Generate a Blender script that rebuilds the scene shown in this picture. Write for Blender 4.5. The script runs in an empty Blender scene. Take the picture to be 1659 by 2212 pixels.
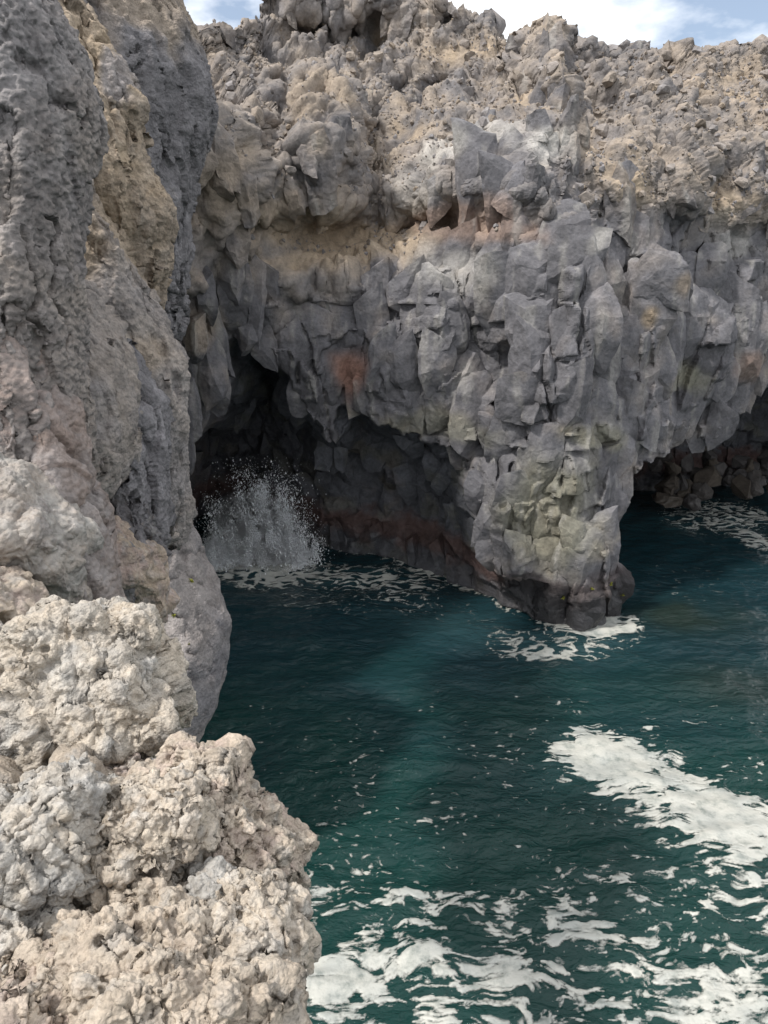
import bpy, bmesh, math, random
import numpy as np
from concurrent.futures import ThreadPoolExecutor

random.seed(7)
RNG = np.random.default_rng(11)
S = bpy.context.scene
C = S.collection
f32 = np.float32

# ------------------------------------------------------------------ camera, sky, sun, exposure
PITCH = math.radians(18.0)
EYE = 12.0
cam_d = bpy.data.cameras.new('camera')
cam = bpy.data.objects.new('camera', cam_d)
C.objects.link(cam)
cam.location = (0, 0, EYE)
cam.rotation_euler = (math.radians(90) - PITCH, 0, 0)
cam_d.sensor_fit = 'VERTICAL'
cam_d.sensor_height = 34.6
cam_d.sensor_width = 25.95
cam_d.lens = 24.0
cam_d.clip_start = 0.1
cam_d.clip_end = 3000
S.camera = cam

SUN_DIR = np.array([-0.50, -0.27, 0.80])
SUN_DIR = SUN_DIR / np.linalg.norm(SUN_DIR)
SUN_EL = math.asin(SUN_DIR[2])
SUN_AZ = math.atan2(SUN_DIR[0], SUN_DIR[1])

W = bpy.data.worlds.new('World')
S.world = W
W.use_nodes = True
nt = W.node_tree
nt.nodes.clear()
wo = nt.nodes.new('ShaderNodeOutputWorld')
bg = nt.nodes.new('ShaderNodeBackground')
sky = nt.nodes.new('ShaderNodeTexSky')
sky.sky_type = 'NISHITA'
sky.sun_disc = False
sky.sun_elevation = SUN_EL
sky.sun_rotation = SUN_AZ
sky.air_density = 1.0
sky.dust_density = 1.5
tc = nt.nodes.new('ShaderNodeTexCoord')
mp = nt.nodes.new('ShaderNodeMapping')
mp.inputs['Scale'].default_value = (1.0, 1.0, 2.2)
mp.inputs['Location'].default_value = (-1.3, 0.8, 0.5)
no = nt.nodes.new('ShaderNodeTexNoise')
no.inputs['Scale'].default_value = 2.6
no.inputs['Detail'].default_value = 7
no.inputs['Roughness'].default_value = 0.55
cr = nt.nodes.new('ShaderNodeValToRGB')
cr.color_ramp.elements[0].position = 0.37
cr.color_ramp.elements[0].color = (0.12, 0.12, 0.12, 1)
cr.color_ramp.elements[1].position = 0.50
cr.color_ramp.elements[1].color = (1, 1, 1, 1)
mx = nt.nodes.new('ShaderNodeMix')
mx.data_type = 'RGBA'
L = nt.links.new
L(tc.outputs['Generated'], mp.inputs['Vector'])
L(mp.outputs['Vector'], no.inputs['Vector'])
L(no.outputs['Fac'], cr.inputs['Fac'])
L(cr.outputs['Color'], mx.inputs['Factor'])
L(sky.outputs['Color'], mx.inputs['A'])
mx.inputs['B'].default_value = (10.5, 10.6, 10.7, 1)
L(mx.outputs['Result'], bg.inputs['Color'])
bg.inputs['Strength'].default_value = 0.10
L(bg.outputs['Background'], wo.inputs['Surface'])

sun_d = bpy.data.lights.new('sun', 'SUN')
sun_d.energy = 2.4
sun_d.angle = math.radians(4.5)
sun_d.color = (1.0, 0.965, 0.915)
sun = bpy.data.objects.new('sun', sun_d)
C.objects.link(sun)
from mathutils import Vector
sun.rotation_euler = Vector(SUN_DIR).to_track_quat('Z', 'Y').to_euler()
sun.location = (-20, -20, 60)

S.view_settings.view_transform = 'Standard'
S.view_settings.look = 'None'
S.view_settings.exposure = 0.62
S.view_settings.gamma = 1.0

# ------------------------------------------------------------------ measuring the photograph
FP, CX, CY = 1534.4, 829.5, 1106.0
cp, sp = math.cos(PITCH), math.sin(PITCH)

def un_d(px, py, d):
    """photo point at distance d along the lens axis -> world"""
    px, py, d = np.asarray(px, float), np.asarray(py, float), np.asarray(d, float)
    a = (px - CX) / FP
    b = -(py - CY) / FP
    return np.stack([a * d, d * (cp + b * sp), EYE + d * (b * cp - sp)], -1)

def un_y(px, py, Y):
    b = -(np.asarray(py, float) - CY) / FP
    return un_d(px, py, np.asarray(Y, float) / (cp + b * sp))

def un_z(px, py, z):
    b = -(np.asarray(py, float) - CY) / FP
    return un_d(px, py, (z - EYE) / (b * cp - sp))

def proj(x, y, z):
    h = z - EYE
    d = y * cp - h * sp
    u = y * sp + h * cp
    return CX + FP * x / d, CY - FP * u / d

# ------------------------------------------------------------------ noise
POOL = ThreadPoolExecutor(4)
_perm = np.random.default_rng(3).permutation(256).astype(np.int32)
PERM = np.concatenate([_perm, _perm, _perm])
_g = np.random.default_rng(4).normal(size=(256, 3))
GRAD = (_g / np.linalg.norm(_g, axis=1)[:, None]).astype(f32)
RND = np.random.default_rng(5).random((256, 3)).astype(f32)

def chunked(fn, P, *a, n=60000):
    P = np.ascontiguousarray(P, f32)
    if len(P) <= n:
        return fn(P, *a)
    parts = [P[i:i + n] for i in range(0, len(P), n)]
    r = list(POOL.map(lambda q: fn(q, *a), parts))
    if isinstance(r[0], tuple):
        return tuple(np.concatenate([q[k] for q in r]) for k in range(len(r[0])))
    return np.concatenate(r)

def _perlin(P, seed):
    P = P + f32(seed * 17.37 + 100.0)
    I = np.floor(P)
    F = P - I
    I = I.astype(np.int32) & 255
    U = F * F * F * (F * (F * 6 - 15) + 10)
    out = np.zeros(len(P), f32)
    for dx in (0, 1):
        hx = PERM[(I[:, 0] + dx) & 255]
        wx = U[:, 0] if dx else 1 - U[:, 0]
        for dy in (0, 1):
            hy = PERM[hx + ((I[:, 1] + dy) & 255)]
            wy = wx * (U[:, 1] if dy else 1 - U[:, 1])
            for dz in (0, 1):
                h = PERM[hy + ((I[:, 2] + dz) & 255)]
                w = wy * (U[:, 2] if dz else 1 - U[:, 2])
                g = GRAD[h]
                out += w * (g[:, 0] * (F[:, 0] - dx) + g[:, 1] * (F[:, 1] - dy) + g[:, 2] * (F[:, 2] - dz))
    return out * f32(1.6)

def perlin(P, seed=0):
    return chunked(_perlin, P, seed)

def fbm(P, octs=4, seed=0, gain=0.5, lac=2.03):
    P = np.asarray(P, f32)
    o = np.zeros(len(P), f32)
    a = 1.0
    for k in range(octs):
        o += a * perlin(P, seed + k * 3)
        P = P * f32(lac)
        a *= gain
    return o

def ridged(P, octs=4, seed=0, gain=0.5):
    P = np.asarray(P, f32)
    o = np.zeros(len(P), f32)
    a = 1.0
    for k in range(octs):
        o += a * (1 - 2 * np.abs(perlin(P, seed + k * 3)))
        P = P * f32(2.07)
        a *= gain
    return o

def _worley3(P, seed):
    P = P + f32(seed * 13.7 + 200.0)
    I = np.floor(P)
    F = P - I
    I = I.astype(np.int32)
    d1 = np.full(len(P), 9, f32)
    d2 = np.full(len(P), 9, f32)
    hid = np.zeros(len(P), np.int32)
    for dx in (-1, 0, 1):
        hx = PERM[(I[:, 0] + dx) & 255]
        for dy in (-1, 0, 1):
            hy = PERM[hx + ((I[:, 1] + dy) & 255)]
            for dz in (-1, 0, 1):
                h = PERM[hy + ((I[:, 2] + dz) & 255)]
                r = RND[h]
                ex = dx + r[:, 0] - F[:, 0]
                ey = dy + r[:, 1] - F[:, 1]
                ez = dz + r[:, 2] - F[:, 2]
                d = ex * ex + ey * ey + ez * ez
                c = d < d1
                d2 = np.where(c, d1, np.minimum(d2, d))
                hid = np.where(c, h, hid)
                d1 = np.where(c, d, d1)
    return np.sqrt(d1), np.sqrt(d2), hid

def worley3(P, seed=0):
    return chunked(_worley3, P, seed)

def lumps(P, seed=0):
    a, b, h = worley3(P, seed)
    return np.clip(1 - a * a, 0, 1) * (0.6 + 0.4 * RND[h, 1])

def _clink(P, seed, gw=0.62):
    """angular broken stones: each cell a tilted plate with a sharp gap round it"""
    P = P + f32(seed * 13.7 + 200.0)
    I = np.floor(P)
    F = P - I
    I = I.astype(np.int32)
    d1 = np.full(len(P), 9, f32); d2 = np.full(len(P), 9, f32)
    hid = np.zeros(len(P), np.int32); vx = np.zeros(len(P), f32); vy = vx.copy(); vz = vx.copy()
    for dx in (-1, 0, 1):
        hx = PERM[(I[:, 0] + dx) & 255]
        for dy in (-1, 0, 1):
            hy = PERM[hx + ((I[:, 1] + dy) & 255)]
            for dz in (-1, 0, 1):
                h = PERM[hy + ((I[:, 2] + dz) & 255)]
                r = RND[h]
                ex = dx + r[:, 0] - F[:, 0]; ey = dy + r[:, 1] - F[:, 1]; ez = dz + r[:, 2] - F[:, 2]
                d = ex * ex + ey * ey + ez * ez
                c = d < d1
                d2 = np.where(c, d1, np.minimum(d2, d))
                hid = np.where(c, h, hid); vx = np.where(c, ex, vx); vy = np.where(c, ey, vy); vz = np.where(c, ez, vz)
                d1 = np.where(c, d, d1)
    gap = np.sqrt(d2) - np.sqrt(d1)
    g = GRAD[(hid * 7 + 13) & 255]
    til = g[:, 0] * vx + g[:, 1] * vy + g[:, 2] * vz
    return (gw * np.clip(gap / 0.38, 0, 1) + 0.75 * til + 0.5 * (RND[hid, 1] - 0.5)).astype(f32)

def clinker(P, seed=0, gw=0.62):
    return chunked(_clink, P, seed, gw)

def _h2(ix, iy, seed):
    h = (ix.astype(np.int64) * 374761393 + iy.astype(np.int64) * 668265263 + seed * 974634777) & 0xffffffff
    h = ((h ^ (h >> 13)) * 1274126177) & 0xffffffff
    return (h ^ (h >> 16)) & 0xffffffff

def rnd_id(h, k):
    q = _h2(np.asarray(h, np.int64), np.full_like(np.asarray(h, np.int64), k), 91)
    return (q / 4294967296.0).astype(f32)

def worley2(x, z, seed, jit=0.85):
    """cells in a plane: F1, F2, id, centre"""
    I, J = np.floor(x).astype(np.int64), np.floor(z).astype(np.int64)
    d1 = np.full(x.shape, 99.0); d2 = d1.copy()
    hid = np.zeros(x.shape, np.int64); ccx = np.zeros(x.shape); ccz = np.zeros(x.shape)
    for di in (-1, 0, 1):
        for dj in (-1, 0, 1):
            h = _h2(I + di, J + dj, seed)
            qx = I + di + 0.5 + jit * ((h & 0xffff) / 65536.0 - 0.5)
            qz = J + dj + 0.5 + jit * (((h >> 16) & 0xffff) / 65536.0 - 0.5)
            d = (qx - x) ** 2 + (qz - z) ** 2
            c = d < d1
            d2 = np.where(c, d1, np.minimum(d2, d))
            hid = np.where(c, h, hid); ccx = np.where(c, qx, ccx); ccz = np.where(c, qz, ccz)
            d1 = np.where(c, d, d1)
    return np.sqrt(d1), np.sqrt(d2), hid, ccx, ccz

def facets(x, z, seed, tilt, off, bow=0.25, sign=1):
    """planes broken against each other: sharp ridges (sign 1) or sharp creases (sign -1)"""
    I, J = np.floor(x).astype(np.int64), np.floor(z).astype(np.int64)
    best = np.full(x.shape, -99.0); hid = np.zeros(x.shape, np.int64)
    for di in (-1, 0, 1):
        for dj in (-1, 0, 1):
            h = _h2(I + di, J + dj, seed)
            dx = x - (I + di + 0.5 + 0.9 * ((h & 0xffff) / 65536.0 - 0.5))
            dz = z - (J + dj + 0.5 + 0.9 * (((h >> 16) & 0xffff) / 65536.0 - 0.5))
            g = _h2(h, h >> 3, seed + 1)
            v = off * ((g & 0x3ff) / 512.0 - 1) + sign * (tilt * ((((g >> 10) & 0x3ff) / 512.0 - 1) * dx + (((g >> 20) & 0x3ff) / 512.0 - 1) * dz)) - bow * (dx * dx + dz * dz)
            c = v > best
            best = np.where(c, v, best); hid = np.where(c, h, hid)
    return sign * best, hid

def sstep(a, b, x):
    t = np.clip((x - a) / (b - a), 0, 1)
    return t * t * (3 - 2 * t)

def lerp(a, b, t):
    return a + (b - a) * t

def mixc(c, col, m):
    return c + (np.asarray(col, f32) - c) * np.asarray(m, f32)[:, None]

# ------------------------------------------------------------------ meshes
def make_mesh(name, V, F, mat, col=None, smooth=True, parent=None, link=True):
    V = np.ascontiguousarray(V, f32); F = np.ascontiguousarray(F, np.int32)
    me = bpy.data.meshes.new(name)
    k = F.shape[1]
    me.vertices.add(len(V)); me.vertices.foreach_set('co', V.ravel())
    me.loops.add(F.size); me.loops.foreach_set('vertex_index', F.ravel())
    me.polygons.add(len(F)); me.polygons.foreach_set('loop_start', np.arange(0, F.size, k, dtype=np.int32))
    me.polygons.foreach_set('use_smooth', np.full(len(F), smooth))
    if col is not None:
        a = me.color_attributes.new('Col', 'FLOAT_COLOR', 'POINT')
        c4 = np.ones((len(V), 4), f32); c4[:, :3] = col
        a.data.foreach_set('color', c4.ravel())
    me.update(calc_edges=True)
    me.materials.append(mat)
    o = bpy.data.objects.new(name, me)
    if link:
        C.objects.link(o)
    if parent is not None:
        o.parent = parent
    return o

def normals(V, F):
    V = np.asarray(V, np.float64)
    if F.shape[1] == 4:
        n = np.cross(V[F[:, 2]] - V[F[:, 0]], V[F[:, 3]] - V[F[:, 1]])
    else:
        n = np.cross(V[F[:, 1]] - V[F[:, 0]], V[F[:, 2]] - V[F[:, 0]])
    N = np.zeros_like(V)
    for a in range(3):
        w = np.repeat(n[:, a], F.shape[1])
        N[:, a] = np.bincount(F.ravel(), weights=w, minlength=len(V))
    l = np.linalg.norm(N, axis=1); l[l == 0] = 1
    return (N / l[:, None])

def tag(o, label=None, cat=None, group=None, kind=None):
    if label: o['label'] = label
    if cat: o['category'] = cat
    if group: o['group'] = group
    if kind: o['kind'] = kind
    return o

def gridfaces(nr, nc, wrap=False):
    i = np.arange(nr - 1)[:, None]; j = np.arange(nc if wrap else nc - 1)[None, :]
    j2 = (j + 1) % nc
    return np.stack([i * nc + j, i * nc + j2, (i + 1) * nc + j2, (i + 1) * nc + j], -1).reshape(-1, 4)

# ------------------------------------------------------------------ materials
def rock_mat(name, bump_scale, bump_dist, speck=0.35, rough=0.92, grit=0.3):
    m = bpy.data.materials.new(name)
    m.use_nodes = True
    t = m.node_tree
    b = t.nodes['Principled BSDF']
    b.inputs['Roughness'].default_value = rough
    b.inputs['Specular IOR Level'].default_value = 0.25
    at = t.nodes.new('ShaderNodeAttribute'); at.attribute_name = 'Col'
    ge = t.nodes.new('ShaderNodeNewGeometry')
    n1 = t.nodes.new('ShaderNodeTexNoise')
    n1.inputs['Scale'].default_value = bump_scale
    n1.inputs['Detail'].default_value = 6
    n1.inputs['Roughness'].default_value = 0.65
    n2 = t.nodes.new('ShaderNodeTexNoise')
    n2.inputs['Scale'].default_value = bump_scale * 0.23
    n2.inputs['Detail'].default_value = 5
    t.links.new(ge.outputs['Position'], n1.inputs['Vector'])
    t.links.new(ge.outputs['Position'], n2.inputs['Vector'])
    ad = t.nodes.new('ShaderNodeMath'); ad.operation = 'ADD'
    t.links.new(n1.outputs['Fac'], ad.inputs[0]); t.links.new(n2.outputs['Fac'], ad.inputs[1])
    mr = t.nodes.new('ShaderNodeMapRange')
    mr.inputs['From Min'].default_value = 0.7; mr.inputs['From Max'].default_value = 1.3
    mr.inputs['To Min'].default_value = 1 - speck; mr.inputs['To Max'].default_value = 1 + speck
    t.links.new(ad.outputs[0], mr.inputs['Value'])
    vm = t.nodes.new('ShaderNodeVectorMath'); vm.operation = 'SCALE'
    t.links.new(at.outputs['Color'], vm.inputs[0]); t.links.new(mr.outputs['Result'], vm.inputs['Scale'])
    t.links.new(vm.outputs['Vector'], b.inputs['Base Color'])
    vo = t.nodes.new('ShaderNodeTexVoronoi'); vo.feature = 'F1'
    vo.inputs['Scale'].default_value = bump_scale * 1.1
    t.links.new(ge.outputs['Position'], vo.inputs['Vector'])
    hm = t.nodes.new('ShaderNodeMath'); hm.operation = 'MULTIPLY_ADD'
    t.links.new(vo.outputs['Distance'], hm.inputs[0]); hm.inputs[1].default_value = -grit; t.links.new(n1.outputs['Fac'], hm.inputs[2])
    sx = t.nodes.new('ShaderNodeSeparateXYZ'); t.links.new(ge.outputs['Position'], sx.inputs[0])
    wz_ = t.nodes.new('ShaderNodeMath'); wz_.operation = 'MULTIPLY_ADD'; wz_.inputs[1].default_value = -1.2; t.links.new(n2.outputs['Fac'], wz_.inputs[0]); t.links.new(sx.outputs['Z'], wz_.inputs[2])
    wr = t.nodes.new('ShaderNodeMapRange'); wr.inputs['From Min'].default_value = 0.2; wr.inputs['From Max'].default_value = 1.0; wr.inputs['To Min'].default_value = 0.28; wr.inputs['To Max'].default_value = rough
    t.links.new(wz_.outputs[0], wr.inputs['Value']); t.links.new(wr.outputs['Result'], b.inputs['Roughness'])
    bu = t.nodes.new('ShaderNodeBump')
    bu.inputs['Strength'].default_value = 0.8
    bu.inputs['Distance'].default_value = bump_dist
    t.links.new(hm.outputs[0], bu.inputs['Height'])
    t.links.new(bu.outputs['Normal'], b.inputs['Normal'])
    return m

MAT_CLIFF = rock_mat('basalt_cliff', 9.0, 0.05, 0.32)
MAT_BLOCK = rock_mat('basalt_block', 9.0, 0.035, 0.34, grit=0.15)
MAT_WALL = rock_mat('pitted_lava', 18.0, 0.04, 0.35, grit=0.7)
MAT_NEAR = rock_mat('rough_lava', 48.0, 0.018, 0.30, grit=0.8)

GREY = np.array((0.218, 0.208, 0.212)); TAN = np.array((0.345, 0.272, 0.195)); RED = np.array((0.255, 0.178, 0.138))
SLATE0 = np.array((0.145, 0.141, 0.150)); PALE = np.array((0.44, 0.42, 0.39)); DARK = np.array((0.100, 0.103, 0.115)); OLIVE = np.array((0.215, 0.205, 0.135))
BROWN = np.array((0.265, 0.217, 0.170)); MAROON = np.array((0.10, 0.055, 0.045)); BLACK = np.array((0.03, 0.03, 0.032))

# ------------------------------------------------------------------ back cliff: depth measured at a table of photo points
TPX = np.array([300, 400, 500, 650, 800, 950, 1100, 1200, 1300, 1450, 1600, 1760], float)
TPY = np.array([-120, 0, 100, 200, 300, 400, 500, 600, 700, 850, 1000, 1200, 1400], float)
TAB = np.array([
 [38, 40, 43, 46, 47, 46, 44, 43, 43, 44, 45, 46],
 [35, 37, 39, 41, 41.5, 41, 40, 39, 39, 40, 41, 42],
 [31, 33, 36, 39, 39.5, 38.5, 37, 36, 37, 38, 39, 40],
 [27, 29, 32, 35, 36.5, 35.5, 33.5, 32, 33, 34.5, 36, 37],
 [25, 26, 28, 31.5, 33.5, 31.5, 29.3, 28.3, 29.5, 31.5, 33, 34],
 [24, 25, 26.5, 29.3, 31.3, 28.8, 26.9, 26.4, 27.2, 29, 30.5, 32],
 [24, 24.7, 26.2, 28.6, 30.4, 29.0, 26.2, 25.6, 26, 27.6, 29.2, 31],
 [24, 24.7, 26.3, 27.8, 28.3, 27.2, 25.6, 25.0, 25.3, 27, 28.8, 30.5],
 [24.3, 25, 26.6, 27.4, 27.2, 26.4, 25.2, 24.6, 25, 26.8, 28.8, 30.5],
 [25, 25.6, 27.2, 27.3, 26.7, 25.8, 24.8, 24.2, 24.6, 26.8, 29.2, 31],
 [26, 26.6, 27.8, 27.6, 26.8, 25.6, 24.4, 23.8, 24.2, 27.0, 29.6, 31],
 [27, 27.5, 28.2, 28, 27, 25.6, 24.0, 23.3, 23.7, 27.0, 29.6, 31],
 [27, 27.5, 28.2, 28, 27, 25.4, 23.8, 23.1, 23.4, 27.0, 29.6, 31]], float)

def _cubic1(xs, ys, x):
    """smooth (Catmull-Rom) through a table along axis 0"""
    n = len(xs)
    k = np.clip(np.searchsorted(xs, x) - 1, 0, n - 2)
    t = np.clip((x - xs[k]) / (xs[k + 1] - xs[k]), 0, 1)
    m = np.zeros_like(ys)
    m[1:-1] = (ys[2:] - ys[:-2]) / (xs[2:] - xs[:-2]).reshape(-1, *[1] * (ys.ndim - 1))
    m[0] = (ys[1] - ys[0]) / (xs[1] - xs[0]); m[-1] = (ys[-1] - ys[-2]) / (xs[-1] - xs[-2])
    h = (xs[k + 1] - xs[k])
    sh = [-1] + [1] * (ys.ndim - 1)
    t = t.reshape(sh); h = h.reshape(sh)
    return ((2*t**3 - 3*t**2 + 1) * ys[k] + (t**3 - 2*t**2 + t) * h * m[k] + (-2*t**3 + 3*t**2) * ys[k + 1] + (t**3 - t**2) * h * m[k + 1])

_fpx = np.arange(300, 1761, 10.0); _fpy = np.arange(-120, 1401, 10.0)
_d1 = _cubic1(TPY, TAB, _fpy)
DENSE = _cubic1(TPX, _d1.T.copy(), _fpx).T   # [py, px]

def bil(G, x0, dx, y0, dy, x, y):
    """bilinear lookup G[y, x]"""
    u = np.clip((np.asarray(x) - x0) / dx, 0, G.shape[1] - 1.001); v = np.clip((np.asarray(y) - y0) / dy, 0, G.shape[0] - 1.001)
    i = u.astype(int); j = v.astype(int); a = u - i; b = v - j
    return (G[j, i] * (1 - a) + G[j, i + 1] * a) * (1 - b) + (G[j + 1, i] * (1 - a) + G[j + 1, i + 1] * a) * b

def T(px, py):
    return bil(DENSE, 300, 10, -120, 10, px, py)

# world lattice x,z -> y
LX0, LX1, LZ0, LZ1, LS = -16.0, 28.0, -2.0, 32.0, 0.2
_lx = np.arange(LX0, LX1 + LS, LS); _lz = np.arange(LZ0, LZ1 + LS, LS)
GX, GZ = np.meshgrid(_lx, _lz)
GY = np.full(GX.shape, 28.0)
for _ in range(60):
    a_, b_ = proj(GX, GY, GZ)
    GY = 0.5 * GY + 0.5 * T(a_, b_)

def yface0(x, z):
    return bil(GY, LX0, LS, LZ0, LS, x, z)

def wxz(pts):
    pts = np.asarray(pts, float)
    w = un_y(pts[:, 0], pts[:, 1], T(pts[:, 0], pts[:, 1]))
    return w[:, [0, 2]]

def px2m(px, py):
    return T(px, py) / FP

# caves behind and under the hanging edge
CAVE_L = wxz([(400,965),(440,905),(492,868),(478,800),(500,752),(540,735),(575,770),(640,860),(690,945),(716,972),(728,885),(790,890),(822,928),(850,928),(900,950),(975,985),(1003,1010),(1020,1080),(1050,1180),(1075,1260),(1110,1315),(1160,1352),(1160,1470),(250,1470),(250,960)])
CAVE_R = wxz([(1345,1350),(1357,1250),(1362,1180),(1378,1060),(1388,1003),(1440,1005),(1500,972),(1560,952),(1605,920),(1640,850),(1665,825),(1740,780),(2100,780),(2100,1470),(1345,1470)])

def poly_sd(poly, x, z):
    """signed distance, negative inside"""
    sh = x.shape; x = x.ravel(); z = z.ravel()
    d = np.full(x.shape, 1e9); ins = np.zeros(x.shape, bool)
    n = len(poly)
    for i in range(n):
        x0, z0 = poly[i]; x1, z1 = poly[(i + 1) % n]
        ex, ez = x1 - x0, z1 - z0
        t = np.clip(((x - x0) * ex + (z - z0) * ez) / (ex * ex + ez * ez + 1e-9), 0, 1)
        d = np.minimum(d, (x - x0 - t * ex) ** 2 + (z - z0 - t * ez) ** 2)
        c = ((z0 > z) != (z1 > z)) & (x < (x1 - x0) * (z - z0) / (z1 - z0 + 1e-12) + x0)
        ins ^= c
    return (np.where(ins, -1, 1) * np.sqrt(d)).reshape(sh)

SS = 0.1
_sx = np.arange(LX0, LX1 + SS, SS); _sz = np.arange(LZ0, 14 + SS, SS)
SX, SZ = np.meshgrid(_sx, _sz)
SDG = np.minimum(poly_sd(CAVE_L, SX, SZ), poly_sd(CAVE_R, SX, SZ))
def cave_sd(x, z):
    return bil(SDG, LX0, SS, LZ0, SS, x, z)

# rear wall of the caves, plan curve x -> y measured on the waterline
_cw = np.array([(-16, 36), (-12, 36.5), (-9.5, 37), (-7, 36), (-4.5, 33.0), (-3.0, 31.2), (0, 29.8), (2.2, 28.6), (4.0, 26.9), (5.2, 25.4), (7, 26), (8.2, 28), (9.5, 33), (11.5, 38), (15, 41), (20, 42), (28, 42)], float)
def ycave0(x, z):
    y = np.interp(x, _cw[:, 0], _cw[:, 1])
    lean = np.interp(z, [-2, 0, 0.8, 2, 5, 9, 12], [-0.6, -0.2, 0.3, 0.7, 0.2, -0.8, -1.5])
    return y + lean

# swells and hollows of the face: photo point, radii, metres towards (-) or away (+)
SWELL = [(700, 300, 60, 130, -3.0, 8), (520, 330, 38, 120, -2.4, -10), (455, 330, 26, 110, -0.8, 0), (600, 420, 60, 50, -0.9, 0), (760, 515, 150, 60, 0.9, 8), (1168, 130, 34, 95, -1.7, 0),
         (1210, 260, 26, 100, -0.7, -8), (1080, 370, 130, 85, -0.8, 0), (760, 20, 180, 42, -2.2, 0), (950, 190, 90, 40, 0.8, 20), (1000, 480, 120, 35, 0.7, 0), (1440, 330, 70, 120, -0.9, 0),
         (1580, 350, 60, 110, -0.8, 0), (1330, 380, 45, 110, -0.6, 0), (1510, 300, 30, 120, 0.6, 0), (1290, 260, 50, 60, 0.5, 0), (850, 330, 60, 90, 0.7, 20), (560, 640, 70, 60, -0.5, 0),
         (940, 700, 70, 110, -0.5, 0), (1085, 640, 50, 130, -0.4, 0), (1280, 640, 60, 150, -0.5, 0), (1440, 600, 60, 110, -0.5, 0), (1520, 760, 60, 80, -0.4, 0), (1200, 640, 14, 160, 0.6, 2),
         (465, 830, 34, 70, -0.5, 0), (800, 790, 60, 80, -0.5, 0), (640, 800, 50, 80, -0.4, 10), (1070, 790, 50, 60, 0.55, 0), (1165, 690, 42, 36, 0.55, 0), (755, 810, 36, 66, 0.5, 0),
         (1290, 888, 48, 26, 0.35, 0), (1350, 470, 40, 40, 0.3, 0), (1180, 1180, 30, 140, 0.35, 0), (1265, 1100, 60, 120, -0.35, 0), (1080, 1120, 40, 100, -0.3, 0)]

CRACKS = [wxz(c) for c in ([(1215,470),(1196,560),(1200,640),(1190,705),(1166,800),(1188,890),(1216,965),(1206,1012)], [(1118,500),(1112,600),(1135,690)], [(1080,880),(1080,1000),(1086,1095)], [(1258,560),(1252,680),(1246,760)],
          [(1352,480),(1345,560),(1330,640)], [(1110,1010),(1105,1120),(1085,1240)], [(640,700),(650,760),(640,830)], [(1060,250),(1050,330),(1075,420)], [(1500,500),(1490,620),(1470,740)], [(1210,1010),(1170,1080),(1160,1180)])]

def yface(x, z):
    y = yface0(x, z)
    return y

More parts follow.
